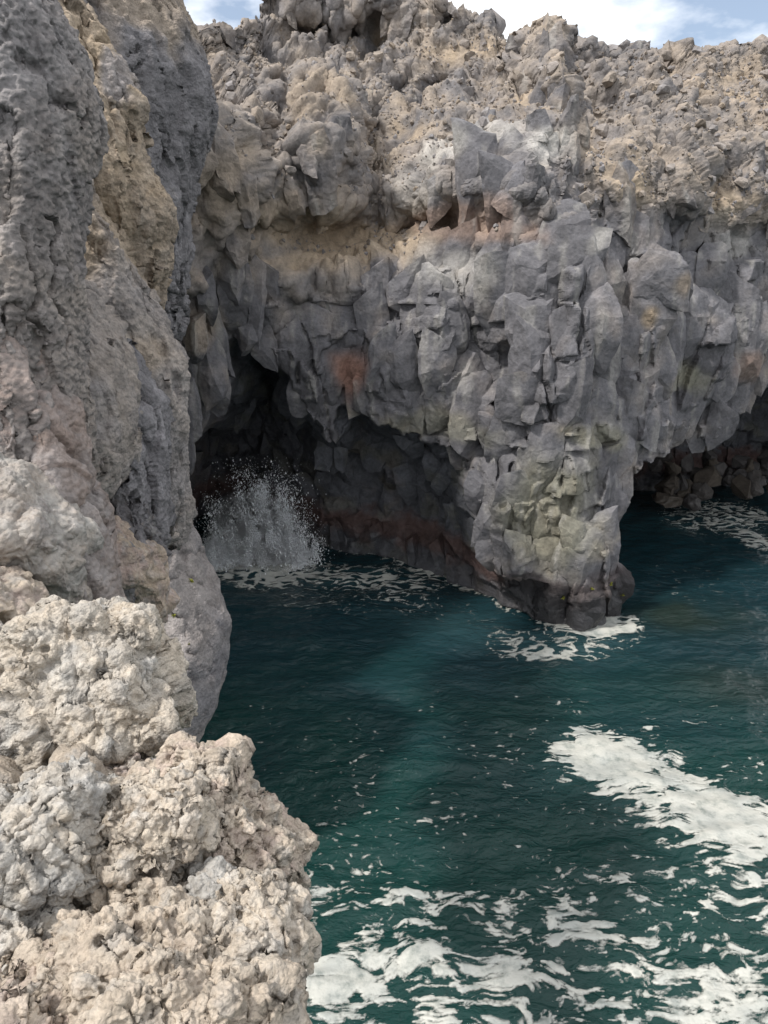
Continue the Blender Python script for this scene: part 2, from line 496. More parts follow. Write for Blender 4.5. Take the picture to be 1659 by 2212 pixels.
def cliff_colour(V, N, rub, cav, blk, earth, tint):
    """the rock's own colours: grey basalt, brown clinker, tan ash, a baked red band, pale salt and guano, olive lichen, dark wet foot"""
    V = np.asarray(V)
    xv, zv = V[:, 0], V[:, 2]
    P0 = np.stack([xv, np.zeros_like(xv), zv], -1)
    wx = 0.35 * fbm(P0 * [0.45, 1, 0.45], 3, 21); wz = 0.35 * fbm(P0 * [0.45, 1, 0.45], 3, 31)
    big = fbm(V * 0.22, 3, 101); med = fbm(V * 0.8, 3, 105); fine = fbm(V * 3.0, 2, 107)
    col = np.tile(GREY, (len(V), 1)).astype(f32)
    col = mixc(col, SLATE0, blk)
    col = mixc(col, BROWN, np.clip(rub * 0.35 + 0.4 * med + 0.25 * big, 0, 0.75) * (1 - cav))
    dust = sstep(0.15, 0.65, N[:, 2] + 0.25 * med) * rub
    col = mixc(col, TAN * 0.8, 0.26 * dust)
    col = mixc(col, TAN * 0.95, np.clip((0.62 + 0.6 * med) * earth * rub, 0, 0.85))
    col *= (1 + (tint - 1) * blk * (1 - 0.5 * cav))[:, None].astype(f32)
    col *= (1 + 0.22 * med + 0.12 * big)[:, None]
    def spot(c, a, b, ra, rb, amt, noisy=1.2, where=1.0):
        cxx, czz = wxz([(a, b)])[0]; m = px2m(a, b)
        r2 = ((xv + wx - cxx) / (ra * m)) ** 2 + ((zv + wz - czz) / (rb * m)) ** 2
        k = sstep(0.0, 1.0, np.exp(-r2) * 1.6 - 0.35 + 0.45 * noisy * med) * amt * (1 - cav) * where
        return mixc(col, c, np.clip(k, 0, 1))
    col = spot(RED, 990, 485, 130, 38, 0.7); col = spot(RED, 1110, 500, 60, 20, 0.5)
    col = spot(TAN * 1.05, 790, 530, 150, 50, 0.8, 0.6); col = spot(TAN, 640, 470, 70, 60, 0.4)
    col = spot(PALE, 960, 330, 50, 40, 0.65); col = spot(PALE * 1.05, 1165, 320, 50, 30, 0.75); col = spot(PALE, 1050, 290, 50, 40, 0.5)
    col = spot(PALE * 0.85, 980, 580, 90, 50, 0.55); col = spot(PALE * 0.7, 900, 400, 60, 50, 0.5)
    col = spot(np.array((0.30, 0.175, 0.135)), 750, 820, 38, 66, 0.95, 0.4); col = spot(RED, 1610, 800, 50, 40, 0.6, 0.5)
    col = spot(TAN * 0.9, 1395, 680, 20, 24, 0.9, 0.2); col = spot(TAN * 0.8, 1450, 605, 30, 26, 0.6, 0.4); col = spot(PALE * 0.9, 1600, 520, 80, 40, 0.55)
    col = spot(PALE * 0.8, 1290, 520, 30, 20, 0.7, 0.4); col = spot(TAN * 0.85, 500, 420, 60, 100, 0.4); col = spot(TAN * 0.85, 440, 700, 40, 60, 0.5)
    col = spot(TAN * 0.9, 700, 240, 60, 70, 0.45)
    col = spot(OLIVE, 1200, 1120, 130, 150, 0.55, 0.9); col = spot(OLIVE, 1300, 950, 90, 40, 0.5, 0.9); col = spot(OLIVE * 1.05, 1500, 830, 70, 50, 0.55); col = spot(OLIVE, 950, 930, 120, 40, 0.4)
    # rain streaks on the columns
    st = fbm(V * [2.6, 2.6, 0.16], 3, 111)
    col = mixc(col, PALE * 0.75, np.clip(sstep(0.25, 0.7, st) * 0.45 * blk * (1 - cav), 0, 1))
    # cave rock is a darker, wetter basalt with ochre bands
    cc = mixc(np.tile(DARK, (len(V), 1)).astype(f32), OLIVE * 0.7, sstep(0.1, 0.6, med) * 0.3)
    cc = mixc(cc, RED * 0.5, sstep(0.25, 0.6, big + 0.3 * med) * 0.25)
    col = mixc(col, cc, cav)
    # tide line
    tide = zv + 0.35 * med + 0.2 * fine
    col = mixc(col, MAROON * 1.3, sstep(2.2, 1.4, tide) * sstep(0.5, 1.1, tide) * np.where(cav > 0.3, 0.9, 0.5))
    col = mixc(col, BLACK, sstep(2.3, 1.1, tide) * 0.93 * np.where(cav > 0.3, 0.6, 1.0))
    col = np.clip(col, 0.012, 0.6)
    return col

def build_back_cliff():
    # skyline
    sky_px = np.array([(300,60),(395,72),(425,84),(470,78),(520,76),(552,62),(570,20),(600,-30),(740,-50),(900,-30),(935,6),(1000,18),(1012,40),(1058,44),(1082,80),(1112,96),(1132,92),(1146,75),(1178,68),(1192,72),(1212,94),(1250,98),(1275,108),(1300,102),(1345,108),(1400,112),(1440,106),(1520,110),(1600,106),(1659,104),(1760,110)], float)
    sky_px[:, 1] += 16          # the rubble stands this much above the sheet's own edge
    w = un_y(sky_px[:, 0], sky_px[:, 1], T(sky_px[:, 0], sky_px[:, 1]))
    x = np.arange(-12.0, 26.01, 0.052)
    ztop = np.interp(x, w[:, 0], w[:, 2])
    z1 = np.arange(-0.6, 14.0, 0.065)
    n2 = 310
    t2 = np.linspace(0, 1, n2)
    nb = 14
    X = np.repeat(x[None, :], len(z1) + n2 + nb, 0)
    Z = np.concatenate([np.repeat(z1[:, None], len(x), 1), 14 + (ztop[None, :] - 14) * t2[:, None], np.zeros((nb, len(x)))])
    Z[-nb:] = ztop[None, :]
    nr, nc = X.shape
    xv, zv = X.ravel().astype(float), Z.ravel().astype(float)
    P0 = np.stack([xv, np.zeros_like(xv), zv], -1)
    # wavy offsets so that nothing runs straight
    wx = 0.35 * fbm(P0 * [0.45, 1, 0.45], 3, 21); wz = 0.35 * fbm(P0 * [0.45, 1, 0.45], 3, 31)
    fx = fbm(P0 * [2.2, 1, 2.2], 3, 41) * 0.06; fz = fbm(P0 * [2.2, 1, 2.2], 3, 51) * 0.06
    y0 = yface0(xv, zv)
    # swells
    sw = np.zeros_like(xv)
    for (a, b, ra, rb, dy, ang) in SWELL:
        cxx, czz = wxz([(a, b)])[0]
        m = px2m(a, b); ra *= m; rb *= m
        ca, sa = math.cos(math.radians(ang)), math.sin(math.radians(ang))
        dx = xv + wx - cxx; dz = zv + wz - czz
        u = (dx * ca + dz * sa) / ra; v = (-dx * sa + dz * ca) / rb
        r2 = u * u + v * v
        sw += dy * np.exp(-r2 ** 1.8)
    # how blocky / how rubbly
    line = wxz([(300,690),(400,650),(450,560),(560,575),(640,640),(800,630),(920,570),(1000,545),(1130,500),(1200,460),(1300,470),(1400,455),(1500,470),(1600,480),(1760,470)])
    zl = np.interp(xv, line[:, 0], line[:, 1])
    blk = sstep(0.5, -0.5, zv + wz * 0.8 - zl)
    ex, ez = wxz([(1090, 370)])[0]
    blk2 = np.exp(-(((xv + wx - ex) / 2.6) ** 2 + ((zv + wz - ez) / 1.7) ** 2) ** 1.5)
    blk = np.maximum(blk, 0.75 * blk2)
    # joints: big columns, then smaller facets
    CW, CH = 1.7, 2.6
    xl = xv + 0.9 * wx + 1.2 * fx + 0.10 * zv
    I = np.floor(xl / CW).astype(np.int64)
    d1 = np.full(xv.shape, 99.0); d2 = d1.copy(); kid = np.zeros(xv.shape, np.int64); kx = np.zeros_like(xv)
    for di in (-1, 0, 1):
        h = _h2(I + di, I * 0, 77)
        c0 = (I + di + 0.5 + 0.8 * ((h & 0xffff) / 65536.0 - 0.5)) * CW
        d = np.abs(xl - c0); c = d < d1
        d2 = np.where(c, d1, np.minimum(d2, d)); kid = np.where(c, h, kid); kx = np.where(c, c0, kx); d1 = np.where(c, d, d1)
    dxc = xl - kx
    zs = zv + 0.5 * wz + fz + (rnd_id(kid, 11) - 0.5) * 1.6 * dxc + (rnd_id(kid, 12) - 0.25) * 1.1 * np.abs(dxc - 0.2)
    zb = zs / CH + rnd_id(kid, 13) * 7
    J = np.floor(zb).astype(np.int64)
    e1 = np.full(xv.shape, 99.0); e2 = e1.copy(); hid = np.zeros(xv.shape, np.int64); kz = np.zeros_like(xv)
    for dj in (-1, 0, 1):
        h = _h2(J + dj, kid, 78)
        c0 = J + dj + 0.5 + 0.8 * ((h & 0xffff) / 65536.0 - 0.5)
        d = np.abs(zb - c0); c = d < e1
        e2 = np.where(c, e1, np.minimum(e2, d)); hid = np.where(c, h, hid); kz = np.where(c, c0, kz); e1 = np.where(c, d, e1)
    dzc = (zb - kz) * CH
    r = [rnd_id(hid, k) for k in range(8)]
    ridge = (r[0] - 0.5) * 0.6
    slope = 0.30 + 0.55 * r[1]
    b1 = slope * np.abs(dxc - ridge) + (r[2] - 0.5) * 0.35 * dxc + (-0.16 + (r[3] - 0.5) * 0.5) * dzc + (r[4] - 0.5) * 1.3 + (rnd_id(kid, 3) - 0.5) * 0.7 - 0.25
    cgap = (d2 - d1) / CW; zgap = e2 - e1
    cr1 = 0.30 * np.exp(-(cgap / 0.035) ** 2) * (r[5] > 0.45) + 0.22 * np.exp(-(zgap / 0.018) ** 2) * (r[6] > 0.72)
    t1, tid = facets((xv + 0.8 * fx + 0.3 * wx - 0.25 * zv) / 1.1, (zv + 0.8 * fz) / 1.6, 9, 0.46, 0.17, 0.09, 1)
    t2, gid = facets((xv + fx + 0.2 * zv) / 0.55, (zv + fz - 0.2 * xv) / 0.7, 15, 0.24, 0.07, 0.06, -1)
    t3, _ = facets((xv + fx - 0.15 * zv) / 0.26, (zv + fz) / 0.30, 19, 0.09, 0.035, 0.03, 1)
    g1, g2, _, gcx, gcz = worley2((xv + fx * 2 + 0.2 * wx - 0.1 * zv) / 0.62, (zv + fz * 2) / 0.85, 9)
    smoothish = sstep(-0.1, 0.4, fbm(P0 * [0.6, 1, 0.6], 2, 71))
    blockdisp = 0.10 + b1 * 0.4 + 1.5 * t1 + 1.4 * t2 + t3 * (0.3 + 0.9 * smoothish) + cr1
    # the hanging edge breaks along the joints
    gx_ = gcx * 0.62 - 0.2 * wx + 0.1 * zv; gz_ = gcz * 0.85
    sd = 0.55 * cave_sd(xv, zv) + 0.45 * cave_sd(gx_, gz_) + 0.05 * fx
    cav = sstep(0.10, -0.10, sd)
    deepen = 0.30 + 0.70 * sstep(-0.05, -1.3, sd)
    # undercut lip
    yf = y0 + sw + blk * blockdisp + 0.10 * fbm(P0 * [0.6, 1, 0.6], 2, 81)
    lip = sstep(1.2, 0.0, sd) * (1 - cav)
    yf = yf + 0.25 * lip * sstep(2.0, 3.0, zv)
    ct1, cid = facets((xv + fx * 3 + wx) / 1.5, (zv + fz * 3 + wz) / 1.1, 25, 0.7, 0.5, 0.3, 1)
    ct2, _ = facets((xv + fx * 2) / 0.6, (zv + fz * 2) / 0.5, 27, 0.3, 0.12, 0.12, 1)
    yc = ycave0(xv, zv) + ct1 + ct2 + 0.15 * fbm(P0 * 1.3, 3, 85)
    y = lerp(yf, yf * (1 - deepen) + np.maximum(yc, yf + 0.3) * deepen, cav)
    # open cracks
    for cpoly in CRACKS:
        d = np.full(xv.shape, 1e9)
        xx, zz = xv + fx * 1.5, zv + fz * 1.5
        near = (xx > cpoly[:, 0].min() - 0.6) & (xx < cpoly[:, 0].max() + 0.6) & (zz > cpoly[:, 1].min() - 0.4) & (zz < cpoly[:, 1].max() + 0.4)
        xa, za = xx[near], zz[near]; da = d[near]
        for i in range(len(cpoly) - 1):
            x0, z0 = cpoly[i]; x1, z1_ = cpoly[i + 1]
            e0, e1_ = x1 - x0, z1_ - z0
            t = np.clip(((xa - x0) * e0 + (za - z0) * e1_) / (e0 * e0 + e1_ * e1_), 0, 1)
            da = np.minimum(da, np.hypot(xa - x0 - t * e0, za - z0 - t * e1_))
        y[near] += 0.55 * np.exp(-(da / 0.05) ** 2) * (1 - cav[near])
    Y = y.reshape(nr, nc)
    cg = cav.reshape(nr, nc)
    B = Y.copy()
    B[1:-1, 1:-1] = 0.45 * Y[1:-1, 1:-1] + 0.55 * (4 * Y[1:-1, 1:-1] + 2 * (Y[:-2, 1:-1] + Y[2:, 1:-1] + Y[1:-1, :-2] + Y[1:-1, 2:]) + Y[:-2, :-2] + Y[2:, 2:] + Y[:-2, 2:] + Y[2:, :-2]) / 16
    Y = B
    # plateau behind the skyline
    Zg = zv.reshape(nr, nc)
    for k in range(nb):
        s = ((k + 1) / nb) ** 2 * 14
        Y[-nb + k] = Y[-nb - 1] + s
        Zg[-nb + k] = Zg[-nb - 1] - 0.06 * s - 0.1
    V = np.stack([xv, Y.ravel(), Zg.ravel()], -1)
    F = gridfaces(nr, nc)
    # crags, then rubble lumps pushed out along the normal
    N = normals(V, F)
    patch = sstep(-0.35, 0.25, fbm(V * 0.35, 3, 91))
    rub = (1 - blk) * (1 - cav)
    earth = np.zeros_like(xv)
    for (a, b, ra, rb) in [(760, 520, 190, 55), (900, 290, 60, 60), (1000, 120, 80, 25), (620, 560, 60, 40), (1010, 300, 40, 40), (1330, 400, 60, 60), (1600, 430, 90, 40), (1260, 300, 30, 80), (1010, 480, 130, 40), (1580, 200, 80, 60), (1130, 250, 60, 30)]:
        cxx, czz = wxz([(a, b)])[0]; m = px2m(a, b)
        earth = np.maximum(earth, np.exp(-(((xv + wx * 1.5 - cxx) / (ra * m)) ** 2 + ((zv + wz * 1.5 - czz) / (rb * m)) ** 2)))
    low = rub * (1 - 0.75 * earth)
    gx = V[:, 0] + 0.5 * fbm(V * 0.5, 2, 92)
    crag = ridged(np.stack([gx * 0.42 + 0.16 * np.sign(gx - 5.5) * V[:, 2], V[:, 1] * 0.25, V[:, 2] * 0.16], -1), 3, 93, 0.55)
    earth = np.maximum(earth, 0.75 * sstep(0.15, -0.45, crag))
    ft, _ = facets((gx - 0.3 * zv) / 0.8, (zv + wz) / 0.9, 29, 0.30, 0.16, 0.15, 1)
    ft2, _ = facets((xv + fx * 3) / 0.33, (zv + fz * 3) / 0.38, 35, 0.12, 0.05, 0.05, 1)
    V = V + N * (low * (0.85 * (crag - 0.5) - 0.55 * ft * sstep(-0.4, 0.5, crag) - ft2))[:, None]
    N = normals(V, F)
    wv = np.stack([fbm(V * 1.3, 2, 94 + q) for q in range(3)], -1) * 0.12
    d = low * (0.09 * clinker((V + wv) * [1, 1, 0.6] / 0.95, 1, 0.15) + 0.06 * (0.4 + 0.6 * patch) * clinker((V + wv) * [1, 1, 0.7] / 0.45, 2, 0.3)) + low * 0.14 * fbm(V * 0.9, 3, 95)
    V = V + N * d[:, None]
    N = normals(V, F)
    d = rub * (0.4 + 0.6 * (1 - earth)) * (0.06 * (0.35 + 0.65 * patch) * clinker(V / 0.24, 3) + 0.05 * clinker(V / 0.13, 4)) + (0.014 + 0.03 * rub) * fbm(V * 2.6, 3, 97) + 0.05 * rub * (1 - earth) * ridged(V * [1.6, 1.6, 0.8], 2, 99)
    jag = sstep(2.5, 0.0, np.repeat(ztop[None, :], nr, 0).ravel() - zv) * rub
    d += jag * (0.16 * clinker(V / 0.7, 8, 0.3) + 0.12 * clinker(V / 0.3, 9))
    V = V + N * d[:, None]
    N = normals(V, F)
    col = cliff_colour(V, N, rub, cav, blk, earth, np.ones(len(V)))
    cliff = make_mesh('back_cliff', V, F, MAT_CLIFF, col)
    cliff.data.polygons.foreach_set('use_smooth', (blk[F[:, 0]] < 0.5))
    tag(cliff, 'tall grey and tan lava cliff with rubble slopes above hanging basalt columns', 'cliff', kind='structure')
    vis = dict(cav=cav, sd=sd, blk=blk, zl=zl, crag=crag, V=V, N=N, rub=rub * (1 - 0.5 * earth), nr=nr, nc=nc, nb=nb, ztop=ztop, x=x, earth=earth)
    return cliff, vis

back_cliff, CL = build_back_cliff()

def chunk(r, rx, ry, h, sides=6, taper=(0.8, 0.75), cuts=5, slant=0.5, edge=0.16, rough=0.03, seed=0, down=0.3, front=False):
    """a broken column: polygonal prism with slanting ends, corners knocked off along random planes"""
    ang = np.sort(np.linspace(0, 2 * math.pi, sides, endpoint=False) + r.uniform(-0.32, 0.32, sides)) + r.uniform(0, 6.28)
    rad = r.uniform(0.8, 1.15, sides)
    P = []
    for lev, k in ((0.5, taper[0]), (0.15, 1.0), (-0.2, 1.0), (-0.5, taper[1])):
        q = np.stack([rx * rad * k * np.cos(ang), ry * rad * k * np.sin(ang), np.full(sides, lev * h)], -1)
        P.append(q)
    P = np.concatenate(P)
    a = r.uniform(0, 6.28)
    P[:sides, 2] += slant * (P[:sides, 0] * math.cos(a) + P[:sides, 1] * math.sin(a))
    a = r.uniform(0, 6.28)
    P[-sides:, 2] += 1.4 * slant * (P[-sides:, 0] * math.cos(a) + P[-sides:, 1] * math.sin(a))
    for _ in range(cuts):
        n = r.normal(size=3) * [1, 1, 0.75] + [0, -0.35, -down]
        if front:
            n = np.array([r.normal(0, 0.75), -1.0, r.normal(-0.12, 0.6)])
        n /= np.linalg.norm(n)
        dd = (P @ n).max() * (r.uniform(0.45, 0.85) if front else r.uniform(0.62, 0.92))
        P = P - n * np.maximum(P @ n - dd, 0)[:, None]
    bm = bmesh.new()
    for p in P:
        bm.verts.new(p)
    bmesh.ops.convex_hull(bm, input=bm.verts)
    bmesh.ops.delete(bm, geom=[v for v in bm.verts if not v.link_faces], context='VERTS')
    for _ in range(5):
        le = [e for e in bm.edges if e.calc_length() > edge]
        if not le:
            break
        bmesh.ops.subdivide_edges(bm, edges=le, cuts=1)
        bmesh.ops.triangulate(bm, faces=[f for f in bm.faces if len(f.verts) > 3])
    bmesh.ops.recalc_face_normals(bm, faces=bm.faces)
    bm.verts.index_update()
    V = np.array([v.co[:] for v in bm.verts]); F = np.array([[v.index for v in f.verts] for f in bm.faces]); bm.free()
    Q = V + seed * 3.7
    D = np.stack([fbm(Q * 1.6, 2, 500 + k) + 0.6 * perlin(Q * 5.5, 510 + k) for k in range(3)], -1)
    return V + rough * D, F

def rot_m(r, tilt):
    a, b, c = r.uniform(0, 6.28), r.normal(0, tilt), r.normal(0, tilt)
    Rz = np.array([[math.cos(a), -math.sin(a), 0], [math.sin(a), math.cos(a), 0], [0, 0, 1]])
    Rx = np.array([[1, 0, 0], [0, math.cos(b), -math.sin(b)], [0, math.sin(b), math.cos(b)]])
    Ry = np.array([[math.cos(c), 0, math.sin(c)], [0, 1, 0], [-math.sin(c), 0, math.cos(c)]])
    return Ry @ Rx

def sheet_lookup():
    """surface of the cliff sheet at (x, z): nearest vertex"""
    V = CL['V']; ok = np.arange(len(V)) < (CL['nr'] - CL['nb']) * CL['nc']
    ix = np.round((V[:, 0] + 13) / 0.15).astype(int); iz = np.round((V[:, 2] + 2) / 0.15).astype(int)
    d = {}
    for i in np.where(ok)[0][::3]:
        d[(ix[i], iz[i])] = i
    return d
LOOK = sheet_lookup()
def at_sheet(x, z):
    a, b = round((x + 13) / 0.15), round((z + 2) / 0.15)
    for rr in range(0, 4):
        for da in range(-rr, rr + 1):
            for db in range(-rr, rr + 1):
                i = LOOK.get((a + da, b + db))
                if i is not None:
                    return i
    return None

def build_blocks():
    r = np.random.default_rng(21)
    line = None
    n = 0
    def add(c, V, F, rub, cav, blk, tint, name='basalt_block'):
        V = V + c
        N = normals(V, F)
        o_ = np.ones(len(V))
        col = cliff_colour(V, N, rub * o_, cav * o_, blk * o_, 0 * o_, tint * o_)
        make_mesh(name, V, F, MAT_BLOCK if name == 'basalt_block' else MAT_CLIFF, col, smooth=False, parent=back_cliff)
    # hanging columns: rows of broken prisms, each row leaning on the one behind
    for z in np.arange(0.3, 15.5, 1.0):
        for x in np.arange(-8.6, 19.0, 1.12):
            xx = x + r.uniform(-0.4, 0.4) + (0.5 if int(z / 1.0) % 2 else 0); zz = z + r.uniform(-0.35, 0.35)
            i = at_sheet(xx, zz)
            if i is None:
                continue
            sd = cave_sd(np.array([xx]), np.array([zz]))[0]
            px_, py_ = proj(*CL['V'][i])
            if not (380 < px_ < 1720):
                continue
            if CL['blk'][i] < 0.55 or sd < 0.16:
                continue
            pillar = zz < 6.2 and 2.5 < xx < 9.5
            if r.random() < 0.16:
                continue
            big = r.random()
            rx = (0.66 + 0.50 * big ** 1.4) * (0.8 if pillar else 1.0); h = (1.5 + 1.9 * r.random() ** 1.3) * (0.72 if pillar else 1.0)
            if zz < 1.1:
                rx *= 0.72; h = min(h, 1.2)
            if sd < 0.9:
                rx = min(rx, 0.7); h = min(h, 1.0 + sd * 1.3)
            V, F = chunk(r, rx, rx * r.uniform(0.8, 1.1), h, sides=r.integers(5, 8), taper=(0.85, 0.78), cuts=r.integers(5, 9), slant=0.6, seed=n, edge=0.19, rough=0.05, front=True)
            V = V @ rot_m(r, 0.14).T
            y = CL['V'][i, 1] if sd > 0.3 else yface0(xx, zz)
            V = V * [1, 0.52, 1]
            add(np.array([xx, y + 0.20 + r.uniform(-0.12, 0.12), zz]), V, F, 0.0, 0.0, 1.0, r.uniform(0.88, 1.12))
            n += 1
    for (a, b, Yd, rx, h) in [(458, 800, 25.6, 0.55, 2.6), (480, 850, 26.2, 0.4, 1.3), (510, 630, 26.4, 0.75, 2.3), (420, 740, 24.6, 0.45, 1.6), (412, 880, 24.6, 0.42, 2.2), (578, 630, 27.2, 0.6, 2.0), (440, 640, 24.8, 0.5, 1.5), (535, 720, 27.0, 0.5, 1.2), (395, 980, 25.0, 0.4, 1.6)]:
        V, F = chunk(r, rx, rx, h, sides=r.integers(5, 8), taper=(0.8, 0.7), cuts=6, slant=0.6, seed=n, edge=0.17, rough=0.04, front=True)
        q = un_y(a, b, Yd)
        add(q, V @ rot_m(r, 0.1).T, F, 0.0, 0.0, 1.0, r.uniform(0.7, 1.0)); n += 1
    nb_ = n
    # broken wall inside the caves
    for z in np.arange(0.2, 8.5, 0.8):
        for x in np.arange(-9.5, 22.0, 1.15):
            xx = x + r.uniform(-0.45, 0.45); zz = z + r.uniform(-0.3, 0.3)
            sd = cave_sd(np.array([xx]), np.array([zz]))[0]
            if sd > -0.55 or r.random() < 0.25:
                continue
            i = at_sheet(xx, zz)
            if i is None:
                continue
            px_, py_ = proj(*CL['V'][i])
            if not (390 < px_ < 1700):
                continue
            V, F = chunk(r, r.uniform(0.35, 0.8), r.uniform(0.4, 0.7), r.uniform(0.9, 2.4), sides=r.integers(4, 7), taper=(0.9, 0.75), cuts=5, slant=0.6, seed=n, edge=0.2, rough=0.05, front=True)
            V = V @ rot_m(r, 0.25).T
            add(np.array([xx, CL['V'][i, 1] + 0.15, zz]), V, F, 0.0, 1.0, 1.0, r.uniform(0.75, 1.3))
            n += 1
    # crags standing out of the rubble
    V0, crag, earth = CL['V'], CL['crag'], CL['earth']
    px_, py_ = proj(V0[:, 0], V0[:, 1], V0[:, 2])
    live = np.arange(len(V0)) < (CL['nr'] - CL['nb'] - 6) * CL['nc']
    cand = np.where(live & (CL['rub'] > 0.5) & (earth < 0.35) & (crag > 0.35) & (px_ > 390) & (px_ < 1700) & (py_ > 20))[0]
    pts = list(r.choice(cand, 80, replace=False))
    named = [(1150, 150), (1175, 110), (1165, 200), (1185, 170), (1150, 230), (1195, 240), (1215, 290), (1225, 340), (1235, 400), (1245, 440), (700, 200), (680, 260), (725, 240), (740, 320), (720, 380), (690, 340), (520, 270), (540, 330), (500, 350), (545, 420), (525, 470), (470, 300), (460, 380),
             (1060, 290), (1100, 330), (1140, 300), (1020, 340), (1080, 400), (1150, 380), (1190, 340), (960, 360), (930, 410), (1000, 420), (880, 420), (1340, 420), (1400, 380), (1440, 340), (1450, 420), (1560, 340), (1590, 400), (1520, 420), (1380, 480), (860, 60), (930, 60), (1000, 70), (1040, 90), (820, 110), (780, 90), (640, 150)]
    for (a, b) in named:
        q = un_y(a, b, T(a, b))
        i = at_sheet(q[0], q[2])
        if i is not None:
            pts.append(i)
    for k, i in enumerate(pts):
        known = k >= 80
        sp_ = known and (1140 < named[k - 80][0] < 1200) and named[k - 80][1] < 250
        smooth_ = known and 900 < named[k - 80][0] < 1200 and named[k - 80][1] > 260
        rx = r.uniform(0.35, 0.75) * (1.05 if known else 0.62); h = r.uniform(0.9, 2.2) * (1.15 if known else 0.6)
        if smooth_:
            rx *= 0.85; h *= 0.75
        V, F = chunk(r, rx, rx * 0.9, h, sides=r.integers(5, 8), taper=(0.8 if smooth_ else r.uniform(0.3, 0.6), 0.9), cuts=4, slant=0.6, seed=n, edge=0.16, rough=0.045 if smooth_ else 0.065, down=-0.2, front=bool(smooth_))
        V = V @ rot_m(r, 0.22).T
        Nn = CL['N'][i]
        c = V0[i] - Nn * rx * 0.40 + [0, 0.10, -0.12 * h]
        add(c, V, F, 0.0 if smooth_ else 0.9, 0.0, 1.0, r.uniform(0.85, 1.15), 'rock_outcrop')
        n += 1
    for (a, b, rx, h) in [(1150, 165, 0.5, 2.3), (1170, 155, 0.45, 2.4), (1184, 190, 0.5, 2.6), (1162, 230, 0.7, 2.6), (1200, 220, 0.5, 2.6), (1140, 210, 0.5, 2.2), (1215, 300, 0.45, 2.6)]:
        V, F = chunk(r, rx, rx, h, sides=6, taper=(0.3, 1.0), cuts=4, slant=0.9, seed=n, edge=0.15, rough=0.07, down=-0.2)
        q = un_y(a, b, T(a, b)); i = at_sheet(q[0], q[2])
        add(np.array([q[0], CL['V'][i, 1] + 0.1, q[2]]), V @ rot_m(r, 0.08).T, F, 0.5, 0.0, 1.0, r.uniform(0.8, 1.0), 'rock_outcrop'); n += 1

build_blocks()

# ------------------------------------------------------------------ sheer wall on the left: ribs standing behind one another
def curve_pts(pts, n):
    pts = np.asarray(pts, float)
    d = np.concatenate([[0], np.cumsum(np.hypot(*np.diff(pts, axis=0).T))])
    return np.stack([np.interp(np.linspace(0, d[-1], n), d, pts[:, k]) for k in range(pts.shape[1])], -1)

